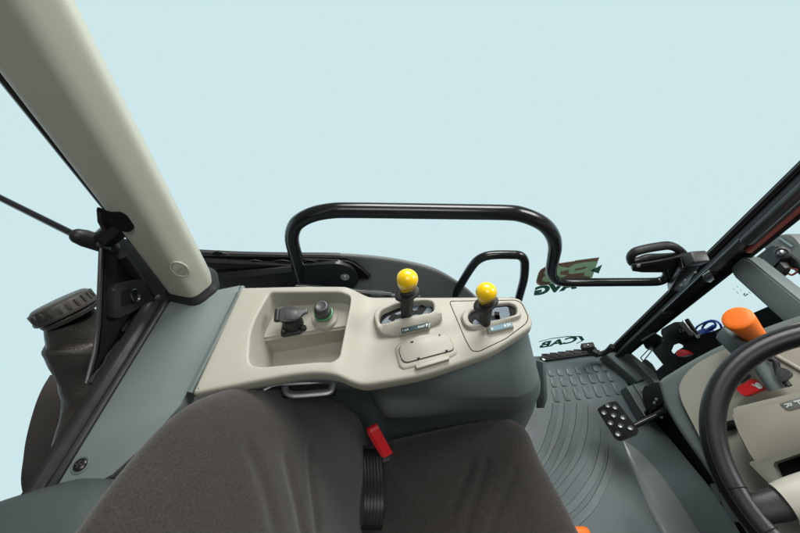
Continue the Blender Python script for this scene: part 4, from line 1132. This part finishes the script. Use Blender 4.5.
for d, h in [(.012, -.0006), (.006, -.0035), (.002, -.0085), (0, -.016), (0, -.06), (.02, -.14)]:
    cur = [bm.verts.new(T(p, h)) for p in offset(l2, d)]; n = len(cur)
    for i in range(n): bm.faces.new((prev[i], prev[(i + 1) % n], cur[(i + 1) % n], cur[i]))
    prev = cur
bm.faces.new(prev)
obj('shell', bm, 'teal', dash, sharp=50)
fa_px = [(684, 402), (681, 388), (686, 377), (697, 365.5), (712, 357), (735, 347), (770, 334), (812, 320), (900, 300), (900, 560), (770, 560), (715, 462)]
bm = nb(); rprism(bm, [ondash(p, .002) for p in fa_px], DN, .010, .03, .004, seg=3, k=6); obj('fascia', bm, 'beige', dash)
# column cover: block nearer to the driver
bm = nb()
cpx = [(729, 411), (760, 405), (800, 396.5), (850, 386), (870, 560), (812, 533), (776, 492), (748, 458), (736, 432)]
OFF = .085
rprism(bm, [ondash(p, OFF) for p in [(730, 408.5), (760, 401), (800, 391.5), (850, 379), (870, 560), (812, 540), (776, 494), (750, 458), (738, 432)]], -DN, OFF - .012, .012, .006, seg=4); cc_ = obj('column_cover', bm, 'beige', dash)
# front of the column, its shading painted as a darker taupe
bm = nb(); rprism(bm, [ondash(p, OFF) for p in [(733, 412), (760, 405.5), (800, 397), (850, 385), (870, 556), (812, 530), (778, 489), (752, 455), (740, 432)]], DN, .006, .008, .003, seg=3); tp = obj('column_panel', bm, 'taupe', dash)
# gear label R F N
def dq(px, off): return ondash(px, off)
bm = nb(); rprism(bm, [dq(p, OFF + .006) for p in ((779.5, 403.3), (818, 393), (824, 401), (788, 410.5))], DN, .0016, .003, .0006); gp_ = obj('gear_label', bm, 'label_grey', dash)
bm = nb()
lz = OFF + .008
text_on(bm, 'R', (dq((784, 404), lz), dq((787, 408), lz), dq((791, 402.6), lz)), 0, DN, bold=.03)
text_on(bm, 'F', (dq((793, 401), lz), dq((796.4, 405), lz), dq((800, 399.4), lz)), 0, DN, bold=.03)
text_on(bm, 'N', (dq((804, 398), lz), dq((807.4, 402), lz), dq((811, 396.4), lz)), 0, DN, bold=.03)
obj('lettering', bm, 'white', gp_)
# ledge and black pocket
bm = nb(); rprism(bm, [dq(p, OFF + .006) for p in ((754, 463.5), (778, 457), (800, 450), (830, 441), (832, 448), (803, 455.6), (778, 464), (788, 487), (780, 489))], DN, .020, .004, .003, seg=3); ld = obj('ledge', bm, 'beige', dash)
bm = nb(); rprism(bm, [dq(p, OFF + .0062) for p in ((769, 466), (794, 458), (835, 448), (850, 478), (815, 482), (787, 487))], DN, .003, .004); obj('dark_pocket', bm, 'void', dash)
bm = nb(); revolve(bm, ondash((761, 486), .012), DN, [(0, .006), (.001, .006), (.0012, .0045), (.0012, .0001)], 20); obj('screw_plug', bm, 'taupe', dash)
# red rocker
bm = nb(); rprism(bm, [ondash(p, .03) for p in ((738.5, 389.5), (757, 379), (769, 388.5), (748, 397.5))], DN, .014, .004, .003, seg=3); rk = obj('red_switch', bm, 'red', dash)
bm = nb(); oc_ = ondash((758.8, 385.6), .0443); u1 = (ondash((763, 388.5), .0443) - oc_); u2 = (ondash((761.5, 382.5), .0443) - oc_) * .8
prism(bm, [oc_ + u1 * math.cos(a) * .85 + u2 * math.sin(a) * .8 for a in [2 * math.pi * i / 24 for i in range(24)]], DN, .0008)
box(bm, ondash((753.4, 385), .0445), (ondash((755, 386), .0445) - ondash((753.4, 385), .0445)), u2 * .12, DN * .0004)
obj('switch_symbol', bm, 'white', rk)
# grey green tube guard and black stalks behind the wheel
bm = nb(); tube(bm, [ondash((752, 350), .055), ondash((765, 369), .05), ondash((779, 389), .04)], [.016, .0175, .0175], 24, flat=(.8, 1.1)); obj('lever_guard', bm, 'teal_dark', dash)
bm = nb(); tube(bm, catmull([ondash(p, .06) for p in ((768, 358), (775, 361), (777, 367), (780, 375), (789, 386))], 5), .0055, 12); obj('stalk', bm, 'blackp', dash)
bm = nb(); rprism(bm, [ondash(p, .06) for p in ((777, 369.5), (782, 367.5), (790, 370), (794.5, 375), (788, 381), (781, 383))], DN, .008, .004, .002); obj('stalk_paddle', bm, 'greyp', dash)
bm = nb(); rprism(bm, [ondash(p, .03) for p in ((740, 379), (749, 373.5), (752, 376.5), (741, 384))], DN, .008, .003, .001); obj('dark_switch', bm, 'greyp', dash)
bm = nb(); tube(bm, [ondash(p, .02) for p in ((724, 427), (735, 424))], .009, 12); obj('column_bolt', bm, 'void', dash)
bm = nb(); tube(bm, [ondash((775, 355), .014), ondash((812, 376), .014)], .004, 8); obj('fascia_seam', bm, 'taupe', dash)
# cross beam
bm = nb()
sA = [(728, 262), (734.5, 256), (745, 253.4), (754, 252.6), (758, 262), (752, 270), (738, 279), (727, 270)]
A0, B0 = PX((742, 266), .945), PX((812, 322), .945)
d = (B0 - A0)
sec = [PX(p, .945) - A0 for p in ((727, 267), (733, 257.5), (744, 253.5))]
crease = [PX((743.5, 254.5), .93), PX((787, 290), .93), PX((840, 333), .93)]
low = [PX((727.5, 270.5), .93), PX((768, 307.5), .93), PX((815, 350), .93)]
upr = [PX((756, 253), .99), PX((798, 285.5), .99), PX((850, 325), .99)]
rings = []
for k in range(13):
    u = k / 12 * 2; i = min(1, int(u)); f_ = u - i
    c_, l_, u_ = crease[i].lerp(crease[i + 1], f_), low[i].lerp(low[i + 1], f_), upr[i].lerp(upr[i + 1], f_)
    in_ = (u_ - c_)
    q = [l_, l_.lerp(c_, .5) - Vector((.006, 0, 0)), c_, u_, u_ - ZV * .06, l_ + in_ - ZV * .01]
    if k == 0: q = [p.lerp(sum(q, Vector()) / 6, .25) for p in q]
    rings.append(q)
R0 = rings[0]; 
bm = nb(); rings_mesh(bm, rings)
bmesh.ops.bevel(bm, geom=[e for e in bm.edges], offset=.004, segments=2, affect='EDGES', clamp_overlap=True)
obj('cross_beam', bm, 'teal', dash, sharp=40)
# black wall below the dash
t = thing('firewall', 'matte black front wall of the footwell below the dashboard', 'wall', (1.06, .1, 0))
bm = nb(); prism(bm, [Vector((x, y, .0045)) for x, y in [(.905, .50), (.93, .43), (.975, .32), (1.015, .22), (1.035, .12), (1.055, -.1), (1.055, -.4), (1.12, -.4), (1.12, .5)]], ZV, .40); obj('wall_panel', bm, 'void', t)
for p, l in (((721, 492), .02), ((733, 510), .025), ((760, 530), .02)): bm = nb(); box(bm, PX(p, .86), (.012, 0, 0), (0, l, 0), (0, 0, .012), .002); obj('cable_clip', bm, 'bracket', t)

# orange lever
t = thing('parking_lever', 'orange cone topped lever standing behind the steering wheel rim', 'lever', ondash((760, 352), .03))
tp_c = PX((737, 318), .70)
ax = ((EYE - tp_c).normalized() * .52 + (RIGHT * -.72 + UP * .70) * .86).normalized()
r0 = .0272
bm = nb(); Lk = .10
revolve(bm, tp_c - ax * Lk, ax, [(0, r0 * .58), (Lk * .5, r0 * .80), (Lk * .88, r0 * .98), (Lk * .96, r0), (Lk * .99, r0 * .97), (Lk * 1.01, r0 * .90), (Lk * 1.022, r0 * .6), (Lk * 1.025, .0001)], 40); obj('knob', bm, 'orange', t, sharp=50)
bm = nb(); A_ = PX((725, 334), .735); B_ = PX((744, 352), .735); d = B_ - A_
box(bm, (A_ + B_) / 2, d * .62, Vector((.012, 0, 0)), d.cross(Vector((1, 0, 0))).normalized() * .019, .006, 3); obj('handle_body', bm, 'teal_dark', t)

# steering wheel
t = thing('steering_wheel', 'black steering wheel with stitched grip and grey spoke at the right edge', 'steering wheel', (.66, .105, .82))
WC, wa, WR = Vector((.645, .105, .845)), R(34.5), .188
wn = Vector((-math.sin(wa), 0, math.cos(wa))); w1 = Vector((math.cos(wa), 0, math.sin(wa))); w2 = Vector((0, 1, 0))
bm = nb(); tube(bm, [WC + (w1 * math.cos(a) + w2 * math.sin(a)) * WR for a in [2 * math.pi * i / 144 for i in range(144)]], .0172, 28, closed=True); rm = obj('rim', bm, 'leather', t, sharp=80)
bm = nb()
def rimpt(a, b, r=.0172):
    rd = w1 * math.cos(a) + w2 * math.sin(a); return WC + rd * WR + (rd * math.cos(b) + wn * math.sin(b)) * r
tube(bm, [rimpt(2 * math.pi * i / 144, R(62), .0170) for i in range(144)], .0014, 6, closed=True); obj('seam', bm, 'void', rm)
def wpt(px, off=0): return PN(px, WC + wn * off, wn)
sp0 = wpt((747, 511)); hub = WC - wn * .035
bm = nb(); sp_pts = catmull([sp0, wpt((760, 508.5)), wpt((775, 505), -.003), wpt((792, 500.5), -.008), wpt((815, 495), -.016)], 5)
tube(bm, sp_pts, [.0155 + .004 * (i / (len(sp_pts) - 1)) ** .7 for i in range(len(sp_pts))], 24, flat=(.62, 1.1)); obj('spoke', bm, 'blackp', t)
bm = nb(); tube(bm, catmull([wpt((783, 503), -.003), wpt((800, 498.5), -.008), wpt((830, 491), -.018)], 4), [.0205, .0212, .022, .0225, .023, .0235, .024, .0245, .025], 24, flat=(.72, 1.15)); obj('spoke_cover', bm, 'beige', t)
bm = nb(); revolve(bm, hub - wn * .03, wn, [(0, .05), (.03, .055), (.042, .05), (.046, .03), (.046, .0001)], 36); obj('hub', bm, 'blackp', t)
bm = nb()
for s in (-1, 1.0):
    a = math.pi * (0.5 if s < 0 else 0) 
rp2 = WC - w2 * WR
tube(bm, [hub + wn * .008, (hub + rp2) / 2, rp2], .016, 16, flat=(.7, 1.15)); obj('spoke', bm, 'greyp', t)
ma = math.atan2((sp0 - WC).dot(w2), (sp0 - WC).dot(w1))
for da in (-.14, .14):
    bm = nb(); tube(bm, [rimpt(ma + da, b, .0173) for b in [2 * math.pi * i / 28 for i in range(28)]], .0008, 6, closed=True); obj('grip_joint', bm, 'void', rm)

# mirror arm hardware outside the windscreen
t = thing('mirror_bracket', 'black mirror arm bracket with a round pivot bolt beyond the dash beam', 'bracket', PX((778, 270), 1.12))
XM = 1.10
bm = nb(); rprism(bm, [PX(p, XM) for p in ((754, 262), (763, 258), (779, 246), (786, 246), (791, 252), (790, 258), (775, 274), (772, 279), (764, 270))], (-1, 0, 0), .025, .01, .004); ar = obj('arm', bm, 'black', t)
bm = nb(); c = PX((782, 253), XM - .026); revolve(bm, c, (-1, -.5, .6), [(0, .017), (.006, .017), (.009, .013), (.006, .011), (.006, .0001)], 24)
obj('pivot_ring', bm, 'greyp', ar)
bm = nb(); revolve(bm, c + Vector((-.006, -.003, .003)), (-1, -.5, .6), [(0, .009), (.006, .008), (.009, .004), (.0095, .0001)], 16); obj('pivot_bolt', bm, 'alu', ar)
bm = nb(); rprism(bm, [PX(p, XM) for p in ((770, 267), (784, 260), (792, 268), (786, 277), (776, 276))], (-1, 0, 0), .02, .006, .003); obj('clamp', bm, 'blackp', t)
bm = nb(); prism(bm, [PX(p, XM + .02) for p in ((784, 247), (812, 270), (812, 282), (785, 259))], (-1, 0, 0), .012, .002); obj('mirror_stay', bm, 'black', t)
bm = nb(); tube(bm, catmull([PX(p, XM + .01) for p in ((781, 265), (787, 263), (791, 268), (798, 270), (792, 275), (786, 272))], 5), .0028, 8); obj('wiring', bm, 'redtone', t)
t = thing('work_lamp', 'rounded dark grey lamp housing outside the windscreen at the right edge', 'lamp', PX((788, 242), 1.25))
bm = nb(); loop = catmull([PX(p, 1.25) for p in ((762, 246), (770, 240), (784, 234), (793, 237), (801, 246), (812, 262), (806, 266), (788, 252), (776, 256))], 5, closed=True)
prism(bm, loop, (1, 0, 0), .10, .02, seg=4); lh = obj('housing', bm, 'fender', t, sharp=60)
bm = nb(); prism(bm, [PX(p, 1.247) for p in ((779, 238), (782, 237), (795, 246), (792, 247))], (-1, 0, 0), .004, .001); obj('housing_rib', bm, 'alu', lh)

# ================================================================== LIGHT, WORLD, CAMERA
w = bpy.data.worlds.new('World'); S.world = w; w.use_nodes = True
wt = w.node_tree; bg = wt.nodes['Background']; bg.inputs[1].default_value = 1.0
wc = wt.nodes.new('ShaderNodeTexCoord'); wx = wt.nodes.new('ShaderNodeSeparateXYZ'); wt.links.new(wc.outputs['Generated'], wx.inputs[0])
def wmap(src, a, b):
    n = wt.nodes.new('ShaderNodeMapRange'); n.interpolation_type = 'SMOOTHSTEP'
    n.inputs['From Min'].default_value = a; n.inputs['From Max'].default_value = b
    wt.links.new(src, n.inputs['Value']); return n.outputs['Result']
def wmix(fac, A, B):
    n = wt.nodes.new('ShaderNodeMix'); n.data_type = 'RGBA'; wt.links.new(fac, n.inputs[0])
    for k, v in ((6, A), (7, B)):
        if isinstance(v, tuple): n.inputs[k].default_value = v
        else: wt.links.new(v, n.inputs[k])
    return n.outputs[2]
BLUE = (.612, .802, .832, 1)
c_ = wmix(wmap(wx.outputs['Z'], -.12, .12), BLUE, (.13, .13, .125, 1))     # pale backdrop below, darkening added above to cut the fill light
c_ = wmix(wmap(wx.outputs['Y'], -.05, -.35), c_, (.10, .10, .10, 1))       # world also darkened behind the camera, for contrast
wt.links.new(c_, bg.inputs[0])
def lamp(name, loc, aim, sx, sy, e, col):
    l = bpy.data.lights.new(name, 'AREA'); l.shape = 'RECTANGLE'; l.size, l.size_y = sx, sy; l.energy = e; l.color = col
    o = bpy.data.objects.new(name, l); COL.objects.link(o); o.location = loc
    o.rotation_euler = (Vector(aim) - Vector(loc)).to_track_quat('-Z', 'Y').to_euler()
    return o
lamp('softbox', (.3, 1.55, 2.35), (0, .2, .7), 1.3, .9, 60, (1, .985, .95))
lamp('softbox', (.1, -.4, 2.6), (.1, .3, .6), 1.0, .7, 14, (1, .97, .92))
lamp('softbox', (2.2, .85, 2.0), (.3, .25, .6), .9, .9, 50, (1, .99, .97))

cam = bpy.data.cameras.new('camera'); co = bpy.data.objects.new('camera', cam); COL.objects.link(co)
co.location = EYE; co.rotation_euler = (math.pi / 2 - PITCH, 0, 0)
cam.sensor_width = 36; cam.lens = 36 * F / 800; cam.clip_start = .01; cam.clip_end = 100
S.camera = co
S.view_settings.view_transform = 'Standard'; S.view_settings.look = 'None'; S.view_settings.exposure = 0; S.view_settings.gamma = 1
S.render.engine = 'CYCLES'
S.cycles.max_bounces = 8; S.cycles.transparent_max_bounces = 16
